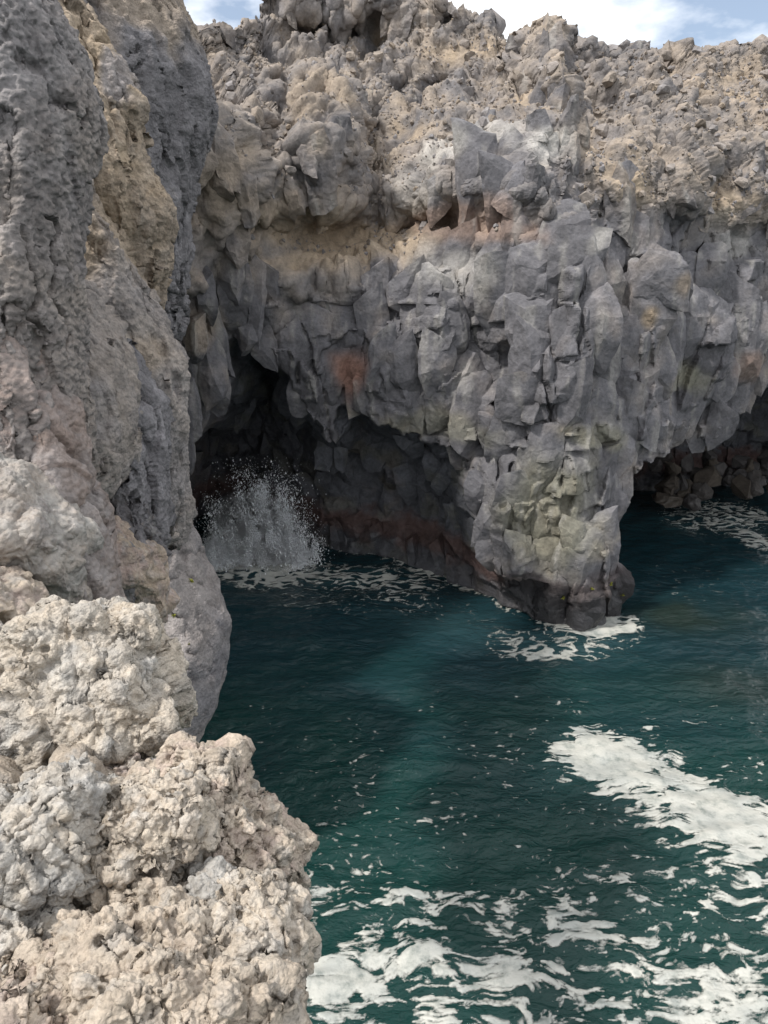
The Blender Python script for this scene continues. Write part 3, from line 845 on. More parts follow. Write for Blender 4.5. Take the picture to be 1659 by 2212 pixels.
def rib(name, right, left, thick, seed, base, rowpx=2.9, ncol=165, lump=(0.10, 0.05, 0.02), lsc=(0.5, 0.2, 0.08), big=0.2, expo=2.4, cap=(False, False), parent=None, groove=0.1, spots=(), label=None, crest=0, k=0.0, crk=1.0):
    """right: (px, py, depth) down the visible edge; left: px of the hidden side; horizontal sections are rounded slabs"""
    right = np.asarray(right, float)
    pys = np.arange(right[0, 1], right[-1, 1] + 0.1, rowpx)
    pr = _cubic1(right[:, 1], right[:, [0, 2]].copy(), pys)
    pl = np.interp(pys, [q[1] for q in left], [q[0] for q in left]) if not np.isscalar(left) else np.full(len(pys), float(left))
    n = len(pys)
    R = un_d(pr[:, 0], pys, pr[:, 1]); Lp = un_d(pl, pys, pr[:, 1])
    cx_ = (R[:, 0] + Lp[:, 0]) / 2; ax = (R[:, 0] - Lp[:, 0]) / 2
    ay = np.full(n, thick)
    if cap[0]:
        t = np.clip(np.arange(n) / (0.14 * n), 0, 1); ay = ay * np.maximum(np.sqrt(np.clip(1 - (1 - t) ** 2, 0.0, 1)), 0.02)
    if cap[1]:
        t = np.clip((n - 1 - np.arange(n)) / (0.14 * n), 0, 1); ay = ay * np.maximum(np.sqrt(np.clip(1 - (1 - t) ** 2, 0.0, 1)), 0.02)
    # more samples on the side one sees
    th = np.linspace(-math.pi * 1.5, math.pi * 0.5, 4001)
    ct, st = np.cos(th), np.sin(th)
    ce = np.sign(ct) * np.abs(ct) ** (2 / expo); se = np.sign(st) * np.abs(st) ** (2 / expo)
    mid_ = n // 2
    sx_ = cx_[mid_] + ax[mid_] * ce; sy_ = R[mid_, 1] + ay[mid_] * se
    ds = np.hypot(np.diff(sx_), np.diff(sy_))
    vis_ = (CX + FP * sx_ / pr[mid_, 1] > -60) & (se < 0.45)
    ds = ds * np.where(vis_[1:], 1.0, 0.06)
    cum = np.concatenate([[0], np.cumsum(ds)])
    tt = np.linspace(0, cum[-1], ncol, endpoint=False)
    ce = np.interp(tt, cum, ce); se = np.interp(tt, cum, se)
    X = cx_[:, None] + ax[:, None] * ce[None, :]
    Y = R[:, 1][:, None] + ay[:, None] * se[None, :]
    XC = un_d(pr[:, 0] - crest, pys, pr[:, 1])[:, 0][:, None]
    Y = Y + k * (np.minimum(np.abs(X - XC), 3.0) - np.abs(R[:, 0][:, None] - XC))
    Z = np.repeat(R[:, 2][:, None], ncol, 1)
    V = np.stack([X.ravel(), Y.ravel(), Z.ravel()], -1)
    F = gridfaces(n, ncol, wrap=True)[:, ::-1]
    N = normals(V, F)
    if (N[:, 0] * (V[:, 0] - cx_.mean())).mean() < 0:
        F = F[:, ::-1].copy(); N = -N
    so = seed * 7.3
    bil_ = lambda Q, q: 2 * np.abs(perlin(Q, q)) - 0.55
    d = big * fbm((V + so) * 0.45, 3, seed) + groove * (ridged((V + so) * [1.0, 1.0, 0.28], 3, seed + 5, 0.55) - 0.3)
    d = d - np.median(d)
    V = V + N * d[:, None]; N = normals(V, F)
    wv = np.stack([fbm((V + so) * 1.4, 2, seed + 60 + q) for q in range(3)], -1) * 0.16
    pl = clinker((V + wv + so) * [1, 1, 0.38] / 0.75, seed + 61, 0.08) * 0.17 + clinker((V + 0.6 * wv + so) * [1, 1, 0.5] / 0.34, seed + 62, 0.1) * 0.06
    ck = np.abs(perlin((V + wv * 2 + so) * [1.5, 1.5, 0.30], seed + 63))
    d = crk * (pl - 0.22 * np.exp(-(ck / 0.04) ** 2) * (fbm((V + so) * 0.6, 2, seed + 64) > -0.05))
    d = d - np.median(d)
    V = V + N * d[:, None]; N = normals(V, F)
    d = lump[0] * (0.7 * fbm((V + so) * [1, 1, 0.45] / lsc[0], 3, seed + 2) + 0.45 * clinker((V + so) * [1, 1, 0.4] / (lsc[0] * 1.5), seed + 7, 0.1))
    d = d - np.median(d)
    V = V + N * d[:, None]; N = normals(V, F)
    d = lump[1] * (0.4 * lumps((V + so) * [1, 1, 0.8] / lsc[1], seed + 3) + 0.3 * fbm((V + so) / lsc[1], 2, seed + 13)) + lump[2] * 0.8 * lumps((V + so) / lsc[2], seed + 4) + lump[2] * 0.5 * fbm(V / lsc[2] * 0.7, 2, seed + 6)
    d = d - np.median(d)
    V = V + N * d[:, None]; N = normals(V, F)
    b1 = fbm((V + so) * 0.7, 3, seed + 8); b2 = fbm((V + so) * 2.2, 3, seed + 9)
    c0, c1 = base
    col = mixc(np.tile(c0, (len(V), 1)).astype(f32), c1, np.clip(0.5 + 1.0 * b1 + 0.4 * b2 + 0.7 * (N[:, 2] - 0.1), 0, 1))
    col = mixc(col, GREY * 0.9, np.clip(0.35 * (0.3 + b2), 0, 0.5))
    px, py = proj(V[:, 0], V[:, 1], V[:, 2])
    for (c, a, b, ra, rb, amt) in spots:
        q = un_d(a, b, np.interp(b, right[:, 1], right[:, 2])); s = np.interp(b, right[:, 1], right[:, 2]) / FP
        r2 = ((V[:, 0] - q[0]) / (ra * s)) ** 2 + ((V[:, 2] - q[2]) / (rb * s)) ** 2
        col = mixc(col, c, np.clip(sstep(0, 1, np.exp(-r2) * 1.6 - 0.3 + 0.6 * b1 + 0.3 * b2), 0, 1) * amt)
    col *= (1 + 0.18 * b2)[:, None]
    # wet foot
    tide = V[:, 2] + 0.4 * b2
    col = mixc(col, BLACK * 1.2, sstep(1.5, 0.5, tide) * 0.85)
    col = np.clip(col, 0.02, 0.6)
    o = make_mesh(name, V, F, MAT_WALL, col, parent=parent)
    if label:
        o['label'] = label
    return o

LW_A = np.array((0.232, 0.210, 0.200)); LW_B = np.array((0.312, 0.272, 0.238)); PINK = np.array((0.30, 0.235, 0.205)); SLATE = np.array((0.165, 0.158, 0.165))
# core of the wall that the ribs lean on
left_cliff = rib('left_cliff', [(330,-160,19),(330,200,19),(300,600,18.5),(330,900,18.5),(360,1150,18),(390,1400,18),(380,1700,17.5)], -900, 2.5, 60, (SLATE, BROWN), rowpx=6, ncol=120)
tag(left_cliff, 'sheer wall of leaning lava ribs rising on the left above the water', 'cliff', kind='structure')
FIN = dict(parent=left_cliff, lsc=(0.45, 0.12, 0.055))
rib('rock_rib', [(340,-140,15.2),(372,-60,15.2),(394,0,15.2),(410,52,15.2),(438,135,15.2),(455,210,15.2),(450,300,15.3),(430,400,15.4),(408,520,15.5),(392,620,15.6),(378,700,15.6),(360,780,15.6)], [(100,-200),(200,200),(260,400),(300,800)], 1.5, 3, (SLATE * 0.95, SLATE * 1.1), lump=(0.10, 0.07, 0.03), expo=2.0, cap=(False, True), groove=0.10, big=0.14, spots=[(LW_B, 300, 10, 160, 70, 0.85), (BROWN, 360, 60, 90, 70, 0.8), (BROWN, 320, 180, 40, 60, 0.5)], crest=190, k=0.9, label='overhanging fin against the sky, its shade painted in dark grey', **FIN)  # slate base puts the shade of the overhang into the fin's colour
rib('rock_rib', [(110,-140,12),(140,-40,12),(205,70,12),(248,128,11.9),(265,170,11.9),(290,228,11.8),(290,290,11.8),(305,350,11.8),(325,395,11.9),(345,455,12),(347,530,12.2),(342,610,12.3),(330,700,12.5),(300,790,12.6)], [(-20,-200),(60,200),(150,500),(230,800)], 1.3, 13, (BROWN * 1.1, TAN), big=0.16, groove=0.12, lump=(0.11, 0.08, 0.03), cap=(False, True), spots=[(TAN * 1.1, 210, 260, 60, 160, 0.8), (SLATE * 1.3, 278, 180, 22, 70, 0.8), (TAN, 290, 480, 40, 80, 0.6)], crest=10, k=0.7, label='tan rib with a grey crest left of the dark fin', **FIN)
rib('rock_rib', [(130,230,10.8),(190,300,10.8),(215,360,10.8),(240,450,10.8),(268,520,10.8),(292,585,10.9),(322,655,11.0),(350,730,11.2),(376,778,11.3),(393,832,11.4),(396,900,11.5),(391,1000,11.6),(397,1080,11.7),(393,1140,11.8),(380,1200,11.9)], [(60,230),(120,600),(250,800),(300,1200)], 1.1, 17, (LW_A, LW_B), big=0.12, groove=0.10, lump=(0.08, 0.07, 0.03), cap=(True, True), spots=[(TAN, 230, 520, 60, 140, 0.75), (SLATE * 1.1, 370, 950, 40, 180, 0.7), (TAN * 0.9, 340, 760, 40, 40, 0.5)], crest=16, k=0.7, label='tan-grey slope of pitted rock running down to the cave mouth', **FIN)
rib('rock_rib', [(285,740,10.2),(302,790,10.2),(320,846,10.2),(342,875,10.2),(346,960,10.2),(345,1080,10.2),(354,1160,10.2),(348,1205,10.2)], [(240,740),(250,1200)], 0.9, 23, (SLATE, SLATE * 1.25), big=0.08, groove=0.10, lump=(0.08, 0.05, 0.02), cap=(True, True), spots=[(SLATE * 0.8, 300, 1120, 70, 70, 0.9)], crest=10, k=0.8, expo=3.0, label='narrow slate-grey rib between the prow and the cave', **FIN)
rib('rock_rib', [(160,600,9.2),(190,650,9.2),(218,700,9.2),(252,745,9.2),(275,805,9.2),(283,870,9.2),(280,950,9.2),(264,1020,9.2),(240,1062,9.2),(212,1086,9.2)], [(120,600),(140,800),(150,950),(196,1086)], 0.85, 33, (LW_A, LW_B * 0.9), big=0.10, groove=0.07, lump=(0.07, 0.05, 0.022), cap=(True, True), spots=[(SLATE * 1.1, 200, 900, 60, 150, 0.7)], crest=50, k=0.5, label='rounded hanging prow of pitted rock', **FIN)  # slate spot paints the nearest rib's shade on the left flank
rib('rock_rib', [(385,930,15.0),(398,1040,15.0),(402,1100,15.0),(425,1180,15.0),(447,1235,15.0),(470,1300,14.9),(482,1345,14.9),(478,1400,14.9),(470,1480,14.9),(452,1545,15.0),(432,1600,15.1),(420,1700,15.2),(415,1800,15.3)], [(60,900),(150,1800)], 1.3, 43, (SLATE * 1.1, LW_A), big=0.12, groove=0.08, lump=(0.05, 0.03, 0.02), cap=(True, False), spots=[(LW_A * 1.15, 400, 1330, 40, 200, 0.7)], crest=38, k=0.8, crk=0.5, label='smooth grey buttress standing in the water', **FIN)  # paler spot paints the better lit strip left of the crest
rib('rock_rib', [(60,-160,6.8),(82,-60,6.8),(110,0,6.8),(148,60,6.8),(166,130,6.8),(180,210,6.8),(186,270,6.8),(180,340,6.8),(170,450,6.8),(172,560,6.8),(160,700,6.8),(160,800,6.8),(163,870,6.8),(170,960,6.8),(190,1060,6.8)], -400, 1.1, 53, (LW_A * 1.0, LW_B * 0.85), big=0.06, groove=0.05, rowpx=3.0, lump=(0.04, 0.075, 0.036), lsc=(0.3, 0.085, 0.045), ncol=230, parent=left_cliff, spots=[(PINK, 60, 800, 60, 200, 0.6), (GREY * 1.05, 100, 150, 110, 260, 0.75), (SLATE, 150, 480, 30, 120, 0.5)], crest=50, k=0.5, crk=0.6, label='nearest rib, tall, grey and pitted')
rib('rock_rib', [(120,820,6.55),(160,870,6.55),(172,950,6.55),(195,1050,6.5),(220,1120,6.5),(242,1215,6.5),(252,1290,6.5),(262,1450,6.4)], [(40,800),(120,1450)], 0.5, 57, (PINK * 0.95, LW_A * 1.1), big=0.05, groove=0.05, lump=(0.03, 0.035, 0.02), lsc=(0.3, 0.09, 0.045), ncol=110, cap=(True, False), crest=20, k=0.5, parent=left_cliff, crk=0.4, label='pinkish slab at the foot of the nearest rib')
rib('rock_rib', [(-20,560,6.3),(10,620,6.3),(55,720,6.3),(95,815,6.3),(112,890,6.3),(95,960,6.3),(60,1010,6.3)], -300, 0.55, 59, (LW_A * 1.1, PINK), big=0.05, groove=0.04, lump=(0.035, 0.035, 0.02), lsc=(0.3, 0.09, 0.045), ncol=110, cap=(True, True), crest=30, k=0.4, parent=left_cliff, crk=0.5, label='low bulge on the nearest rib at the left edge')

# ------------------------------------------------------------------ boulders from a measured outline with their own depth and thickness
def cubesphere(n):
    u = np.tan((np.linspace(-1, 1, n)) * math.pi / 4)
    A, B = np.meshgrid(u, u); o = np.ones_like(A)
    faces = [(A, B, o), (B, A, -o), (o, A, B), (-o, B, A), (B, o, A), (A, -o, B)]
    P = np.concatenate([np.stack(f, -1).reshape(-1, 3) for f in faces])
    P /= np.linalg.norm(P, axis=1)[:, None]
    F = np.concatenate([gridfaces(n, n) + k * n * n for k in range(6)])
    key = np.round(P * 1e5).astype(np.int64)
    _, idx, inv = np.unique(key, axis=0, return_index=True, return_inverse=True)
    return P[idx], inv.reshape(-1)[F]

UMB0 = np.array((0.24, 0.19, 0.145)); ASH0 = np.array((0.36, 0.35, 0.335))

def boulder(name, outline, depth, thick, seed, n, base, label, cat='boulder', rough=0.9, big=0.09, group=None, parent=None, mat=None, tilt=0.0, wet=False, under=0.9, shape=0.06, grow=0.965, drop=16):
    """outline in photo points round the boulder; tilt leans the body so that its lower side is nearer (a slope)"""
    o = np.asarray(outline, float)
    m_ = o.mean(0); o = m_ + (o - m_) * grow + [0, drop]
    w = un_d(o[:, 0], o[:, 1], depth)
    cpx = (o[:, 0].max() + o[:, 0].min()) / 2; cpy = (o[:, 1].max() + o[:, 1].min()) / 2
    right = np.array([1, 0, 0.]); upv = np.array([0, sp, cp]); fw = np.array([0, cp, -sp])
    c3 = un_d(cpx, cpy, depth)
    a = (w - c3) @ right; b = (w - c3) @ upv
    phi = np.arctan2(b, a); rr = np.hypot(a, b)
    od = np.argsort(phi); phi = phi[od]; rr = rr[od]
    # fill straight chords between outline points
    PH = np.concatenate([phi - 2 * math.pi, phi, phi + 2 * math.pi]); RR = np.tile(rr, 3)
    D, F = cubesphere(n)
    # crowd samples to the front (towards the viewer = -fw)
    ang = np.arccos(np.clip(D[:, 2], -1, 1)); a2 = 2 * np.arctan(0.85 * np.tan(np.minimum(ang, math.pi - 1e-4) / 2))
    sc = np.where(np.sin(ang) > 1e-6, np.sin(a2) / np.maximum(np.sin(ang), 1e-6), 1)
    D = np.stack([D[:, 0] * sc, D[:, 1] * sc, np.cos(a2)], -1)
    p = np.arctan2(D[:, 1], D[:, 0]); R = np.interp(p, PH, RR)
    rho = np.hypot(D[:, 0], D[:, 1]) ** 0.8
    cz = np.sign(D[:, 2]) * np.abs(D[:, 2]) ** 0.75
    la = rho * np.cos(p) * R; lb = rho * np.sin(p) * R; lc = cz * thick
    # the top lies back, the foot is undercut
    tb = lb / np.maximum(rr.mean(), 1e-6)
    lc = lc - under * thick * np.clip(cz * 1.2, 0, 1) * (1.2 * np.clip(-tb - 0.12, 0, 0.8) + 0.45 * np.clip(tb - 0.15, 0, 0.8))
    V = c3 + la[:, None] * right + lb[:, None] * upv - (lc - tilt * lb)[:, None] * fw
    N = normals(V, F)
    if ((V - c3) * N).sum(1).mean() < 0:
        F = F[:, ::-1].copy(); N = -N
    so = seed * 5.1
    size = rr.mean()
    # broken planes first, then clinker: rounded lumps with sharp gaps, pits and grit
    bil_ = lambda Q, k: 2 * np.abs(perlin(Q, k)) - 0.55
    wp = np.stack([fbm((V + so) / 0.12, 2, seed + 50 + k) for k in range(3)], -1) * 0.03 * rough
    f1, f2, hid = worley3((V + wp + so) / (size * 0.75), seed + 40)
    d = big * size * (1.2 * fbm((V + so) / (size * 0.7), 3, seed) + 1.6 * bil_((V + so) / (size * 0.45), seed + 3)) - shape * size * 4 * f1
    d = d - np.median(d)
    V = V + N * d[:, None]; N = normals(V, F)
    f1, f2, hid = worley3((V + wp + so) / 0.17, seed + 41)
    d = rough * (0.075 * clinker((V + 1.5 * wp + so) * [1, 1, 1.5] / 0.36, seed + 5, 0.12) + 0.026 * clinker((V + wp + so) * [1, 1, 1.3] / 0.15, seed + 15, 0.2) + 0.026 * fbm((V + so) / 0.12, 4, seed + 6, 0.55) - 0.034 * np.exp(-((f2 - f1) / 0.08) ** 2) * (RND[hid, 0] > 0.5) - 0.035 * np.clip(0.42 - f1, 0, 1) * (RND[hid, 2] > 0.7))
    d = d - np.median(d)
    V = V + N * d[:, None]; N = normals(V, F)
    g1, g2, gid = worley3((V + wp * 0.5 + so) / 0.055, seed + 42)
    d = rough * (0.010 * bil_((V + so) / 0.062, seed + 19) + 0.008 * fbm((V + so) / 0.05, 2, seed + 29) - 0.004 * np.exp(-((g2 - g1) / 0.13) ** 2) - 0.055 * np.clip(0.38 - g1, 0, 1) * (RND[gid, 2] > 0.45))
    d = d - np.median(d)
    V = V + N * d[:, None]; N = normals(V, F)
    cav = fbm((V + so) / 0.075, 2, seed + 33)
    d = rough * (0.006 * bil_((V + so) / 0.03, seed + 12) + 0.002 * perlin((V + so) / 0.012, seed + 13) - 0.09 * np.clip(cav - 0.42, 0, 1))
    d = d - np.median(d)
    V = V + N * d[:, None]; N = normals(V, F)
    s1 = fbm((V + so) / (size * 0.5), 3, seed + 8); s2 = fbm((V + so) / 0.15, 4, seed + 9)
    c0, c1, c2 = base
    col = mixc(np.tile(c0, (len(V), 1)).astype(f32), c1, np.clip(0.5 + 1.1 * s1 + 0.3 * s2, 0, 1))
    col = mixc(col, c2, np.clip(0.9 * (s2 + 0.1) + 0.4 * (s1), 0, 0.8))
    s3 = fbm((V + so) / 0.06, 3, seed + 10)
    col = mixc(col, UMB0, np.clip(0.7 * (s3 - 0.2), 0, 0.3)); col = mixc(col, ASH0, np.clip(0.8 * (-s2 - 0.1), 0, 0.5))
    if wet:
        col = mixc(col, BLACK, sstep(0.8, 0.2, V[:, 2] + 0.2 * s2) * 0.7)
    col = np.clip(col * (1 + 0.12 * s2)[:, None], 0.02, 0.65)
    ob = make_mesh(name, V, F, mat or MAT_NEAR, col, parent=parent)
    if parent is None:
        tag(ob, label, cat, group)
    return ob

CREAM = np.array((0.485, 0.422, 0.345)); ASH = np.array((0.405, 0.385, 0.355)); SAND = np.array((0.45, 0.38, 0.305)); UMB = np.array((0.30, 0.25, 0.205))
SMOOTHL = (0.03, 0.02, 0.012, 0.006)
# blocks leaning against the left wall
boulder('boulder', [(-90,940),(30,985),(110,1045),(166,1100),(168,1200),(152,1300),(60,1340),(-90,1340)], 5.9, 0.6, 61, 70, (LW_B * 1.15, ASH * 0.85, LW_A * 1.2), 'pale smooth block leaning on the left wall above the foreground rocks', rough=0.4, big=0.06, mat=MAT_WALL)
boulder('boulder', [(-90,1200),(0,1225),(50,1250),(85,1285),(90,1330),(-90,1360)], 5.2, 0.4, 63, 50, (SAND, LW_B * 1.1, PINK), 'tan rounded rock at the left edge behind the cream boulder', rough=0.4, big=0.06, mat=MAT_WALL)
boulder('boulder', [(210,1075),(250,1090),(300,1140),(335,1190),(347,1240),(347,1330),(215,1340),(200,1200)], 9.4, 0.8, 65, 60, (PINK * 1.1, TAN, LW_B), 'orange-tan pitted boulder wedged at the foot of the left wall', rough=0.4, big=0.06, mat=MAT_WALL)
boulder('boulder', [(235,1060),(280,1050),(330,1100),(348,1150),(345,1195),(300,1170),(255,1110)], 10.0, 0.5, 67, 50, (SLATE * 0.7, SLATE * 0.8, SLATE), 'dark folded lava lump above the orange-tan boulder', rough=0.4, big=0.15, mat=MAT_WALL)
boulder('boulder', [(243,1150),(262,1145),(275,1230),(270,1310),(245,1310)], 9.0, 0.3, 69, 36, (SLATE * 0.7, SLATE * 0.8, SLATE), 'thin dark slab beside the orange-tan boulder', rough=0.4, big=0.06, mat=MAT_WALL)
# rough lava in the foreground
boulder('boulder', [(a * 0.96 - 4, b) for a, b in [(-90,1320),(0,1296),(80,1286),(150,1272),(215,1284),(255,1276),(300,1275),(345,1292),(358,1340),(352,1372),(384,1412),(395,1452),(415,1500),(410,1552),(380,1598),(330,1622),(280,1628),(200,1642),(120,1644),(60,1664),(-90,1700)]], 4.7, 0.62, 71, 105, (CREAM, ASH, CREAM * 0.92), 'big cream pitted boulder at the left edge, above the other foreground rocks', drop=34)
boulder('lava_rock', [(40,1690),(300,1680),(420,1700),(520,1760),(560,1850),(560,1950),(560,2050),(580,2200),(560,2330),(-100,2330),(-100,1660)], 3.9, 0.5, 73, 50, (SAND * 0.8, UMB, CREAM * 0.7), 'lava mass painted darker for the shade in the gaps between the foreground rocks', 'rock')  # dimmed sand and cream put the shade of the gaps into the colour
boulder('lava_rock', [(155,1645),(190,1612),(250,1602),(300,1626),(336,1662),(332,1705),(240,1735),(170,1705)], 4.25, 0.28, 75, 60, (SAND, PINK * 1.3, CREAM), 'small brownish rock tucked under the big cream boulder', 'rock')
boulder('lava_rock', [(320,1645),(360,1604),(410,1588),(450,1612),(476,1628),(492,1606),(515,1616),(512,1652),(530,1692),(560,1742),(602,1772),(642,1832),(668,1905),(650,1946),(612,1962),(560,1935),(480,1905),(440,1850),(395,1760)], 3.9, 0.40, 77, 92, (SAND, CREAM, PINK * 1.25), 'knobbly pinkish spur jutting out over the water', 'rock')
boulder('lava_rock', [(210,1722),(280,1690),(400,1660),(446,1692),(446,1762),(440,1862),(400,1892),(330,1872),(250,1832)], 3.5, 0.36, 79, 78, (CREAM, SAND, ASH), 'angular cream rock with a flat sloping top left of the spur', 'rock')
boulder('lava_rock', [(-90,1720),(50,1700),(150,1642),(200,1680),(216,1762),(262,1850),(232,1932),(100,1955),(-90,1945)], 3.3, 0.42, 81, 80, (ASH, CREAM, ASH * 0.9), 'broad ash-grey rock at the left edge below the cream boulder', 'rock')
boulder('lava_rock', [(408,1872),(440,1855),(500,1888),(522,1930),(482,1955),(428,1935)], 3.3, 0.15, 83, 44, (ASH * 0.9, ASH, ASH * 0.8), 'small smooth grey slab wedged between the cream rocks', 'rock', rough=0.35)
boulder('lava_rock', [(235,1900),(300,1880),(370,1895),(425,1945),(430,2030),(320,2080),(220,2060),(180,1970)], 3.2, 0.34, 85, 70, (SAND, CREAM, UMB), 'crumbly tan rock in the middle of the foreground heap', 'rock')
boulder('lava_rock', [(330,1990),(420,1945),(515,1925),(585,1932),(625,1960),(662,1992),(680,2032),(662,2082),(622,2106),(540,2122),(420,2100)], 3.1, 0.38, 87, 88, (CREAM, SAND, ASH), 'cauliflower-textured cream rock overhanging the foam', 'rock')
boulder('lava_rock', [(-90,1960),(20,1945),(95,1965),(112,2040),(105,2120),(40,2150),(-90,2150)], 2.9, 0.3, 89, 66, (ASH * 1.05, CREAM, ASH), 'rounded grey-cream rock at the left edge near the bottom corner', 'rock')
boulder('lava_rock', [(40,2110),(180,2020),(350,2000),(470,2065),(540,2105),(600,2155),(640,2200),(665,2330),(40,2330)], 2.7, 0.36, 91, 100, (SAND, CREAM, UMB * 1.2), 'nearest crumbly lava rock along the bottom edge', 'rock')
boulder('lava_rock', [(-90,2120),(30,2110),(140,2130),(220,2190),(230,2330),(-90,2330)], 2.5, 0.26, 93, 66, (SAND, PINK * 1.2, CREAM), 'brown-pink rock in the bottom left corner', 'rock')

# ------------------------------------------------------------------ sea
def wave(x, y):
    P = np.stack([x, y, np.zeros_like(x)], -1)
    w = 0.15 * perlin(P * [0.30, 0.42, 1], 201) + 0.095 * perlin(P * [0.7, 1.1, 1], 203) + 0.045 * perlin(P * [1.5, 2.5, 1], 205)
    # the swell piles up where it breaks in the cave
    q = un_z(560, 1215, 0.0)
    w = w + 0.45 * np.exp(-(((x - q[0]) / 2.2) ** 2 + ((y - q[1] - 0.6) / 0.9) ** 2))
    return w

def build_sea():
    xs = np.concatenate([[-400, -150, -60], np.arange(-12, 22, 0.105), [30, 60, 150, 400]])
    ys = np.concatenate([[-400, -100, -20, 0], np.arange(7, 24, 0.085), np.arange(24, 43, 0.14), [60, 150, 400]])
    X, Y = np.meshgrid(xs, ys)
    x, y = X.ravel(), Y.ravel()
    z = wave(x, y)
    V = np.stack([x, y, z], -1)
    F = gridfaces(len(ys), len(xs))
    px, py = x, y
    deep = np.array((0.0072, 0.0245, 0.0305)); green = np.array((0.0060, 0.0310, 0.0275)); milky = np.array((0.026, 0.062, 0.068)); brown = np.array((0.020, 0.026, 0.016))
    n = fbm(V * [0.22, 0.3, 0], 3, 211)
    col = mixc(np.tile(deep, (len(V), 1)).astype(f32), green, sstep(24, 12, y + 4 * n) )
    for (a, b, rx, ry, amt, c) in [(960, 1345, 2.2, 1.6, 0.6, milky), (1230, 1390, 2.0, 0.9, 0.7, milky * 1.3), (700, 1240, 3.0, 1.2, 0.4, milky), (1500, 1130, 4.0, 1.5, 0.4, milky), (880, 1480, 3.0, 1.2, 0.3, milky), (1500, 1330, 2.4, 1.5, 0.6, brown), (1560, 1480, 2.5, 1.3, 0.4, brown)]:
        q = un_z(a, b, 0.0)
        col = mixc(col, c, np.clip(np.exp(-(((x - q[0]) / rx) ** 2 + ((y - q[1]) / ry) ** 2)) * (0.9 + 1.2 * n), 0, 1) * amt)
    m = bpy.data.materials.new('sea_water'); m.use_nodes = True
    t = m.node_tree; b = t.nodes['Principled BSDF']
    at = t.nodes.new('ShaderNodeAttribute'); at.attribute_name = 'Col'
    t.links.new(at.outputs['Color'], b.inputs['Base Color'])
    b.inputs['Roughness'].default_value = 0.07
    b.inputs['IOR'].default_value = 1.33
    ge = t.nodes.new('ShaderNodeNewGeometry')
    mp = t.nodes.new('ShaderNodeMapping'); mp.inputs['Scale'].default_value = (1.0, 1.7, 1.0)
    n1 = t.nodes.new('ShaderNodeTexNoise'); n1.inputs['Scale'].default_value = 2.4; n1.inputs['Detail'].default_value = 6; n1.inputs['Roughness'].default_value = 0.55
    n1.inputs['Distortion'].default_value = 0.4
    t.links.new(ge.outputs['Position'], mp.inputs['Vector']); t.links.new(mp.outputs['Vector'], n1.inputs['Vector'])
    bu = t.nodes.new('ShaderNodeBump'); bu.inputs['Strength'].default_value = 0.8; bu.inputs['Distance'].default_value = 0.16
    t.links.new(n1.outputs['Fac'], bu.inputs['Height']); t.links.new(bu.outputs['Normal'], b.inputs['Normal'])
    o = make_mesh('sea_water', V, F, m, col)
    tag(o, kind='structure')

build_sea()

# ------------------------------------------------------------------ foam floating on the sea
MF = bpy.data.materials.new('foam'); MF.use_nodes = True
_t = MF.node_tree; _b = _t.nodes['Principled BSDF']
_b.inputs['Roughness'].default_value = 0.32
_at = _t.nodes.new('ShaderNodeAttribute'); _at.attribute_name = 'Col'
_n2 = _t.nodes.new('ShaderNodeTexNoise'); _n2.inputs['Scale'].default_value = 3.5; _n2.inputs['Detail'].default_value = 8; _n2.inputs['Roughness'].default_value = 0.7
_cr = _t.nodes.new('ShaderNodeValToRGB'); _cr.color_ramp.elements[0].position = 0.30; _cr.color_ramp.elements[0].color = (0.45, 0.50, 0.50, 1); _cr.color_ramp.elements[1].position = 0.52; _cr.color_ramp.elements[1].color = (1, 1, 1, 1)
_mm = _t.nodes.new('ShaderNodeMix'); _mm.data_type = 'RGBA'; _mm.blend_type = 'MULTIPLY'; _mm.inputs['Factor'].default_value = 1.0
_t.links.new(_n2.outputs['Fac'], _cr.inputs['Fac']); _t.links.new(_at.outputs['Color'], _mm.inputs['A']); _t.links.new(_cr.outputs['Color'], _mm.inputs['B']); _t.links.new(_mm.outputs['Result'], _b.inputs['Base Color'])
_ge = _t.nodes.new('ShaderNodeNewGeometry')
_n = _t.nodes.new('ShaderNodeTexNoise'); _n.inputs['Scale'].default_value = 14; _n.inputs['Detail'].default_value = 6
_t.links.new(_ge.outputs['Position'], _n.inputs['Vector']); _t.links.new(_ge.outputs['Position'], _n2.inputs['Vector'])
_bu = _t.nodes.new('ShaderNodeBump'); _bu.inputs['Strength'].default_value = 0.5; _bu.inputs['Distance'].default_value = 0.03
_t.links.new(_n.outputs['Fac'], _bu.inputs['Height']); _t.links.new(_bu.outputs['Normal'], _b.inputs['Normal'])

_r0 = [j for j in range(CL['nr']) if CL['V'][j * CL['nc'], 2] > 0.02][0]
_foot = CL['V'][_r0 * CL['nc']:(_r0 + 1) * CL['nc']]
_foot = _foot[np.argsort(_foot[:, 0])]
_ker = np.ones(9) / 9
FOOT_Y = np.convolve(np.pad(_foot[:, 1], 4, 'edge'), _ker, 'valid')

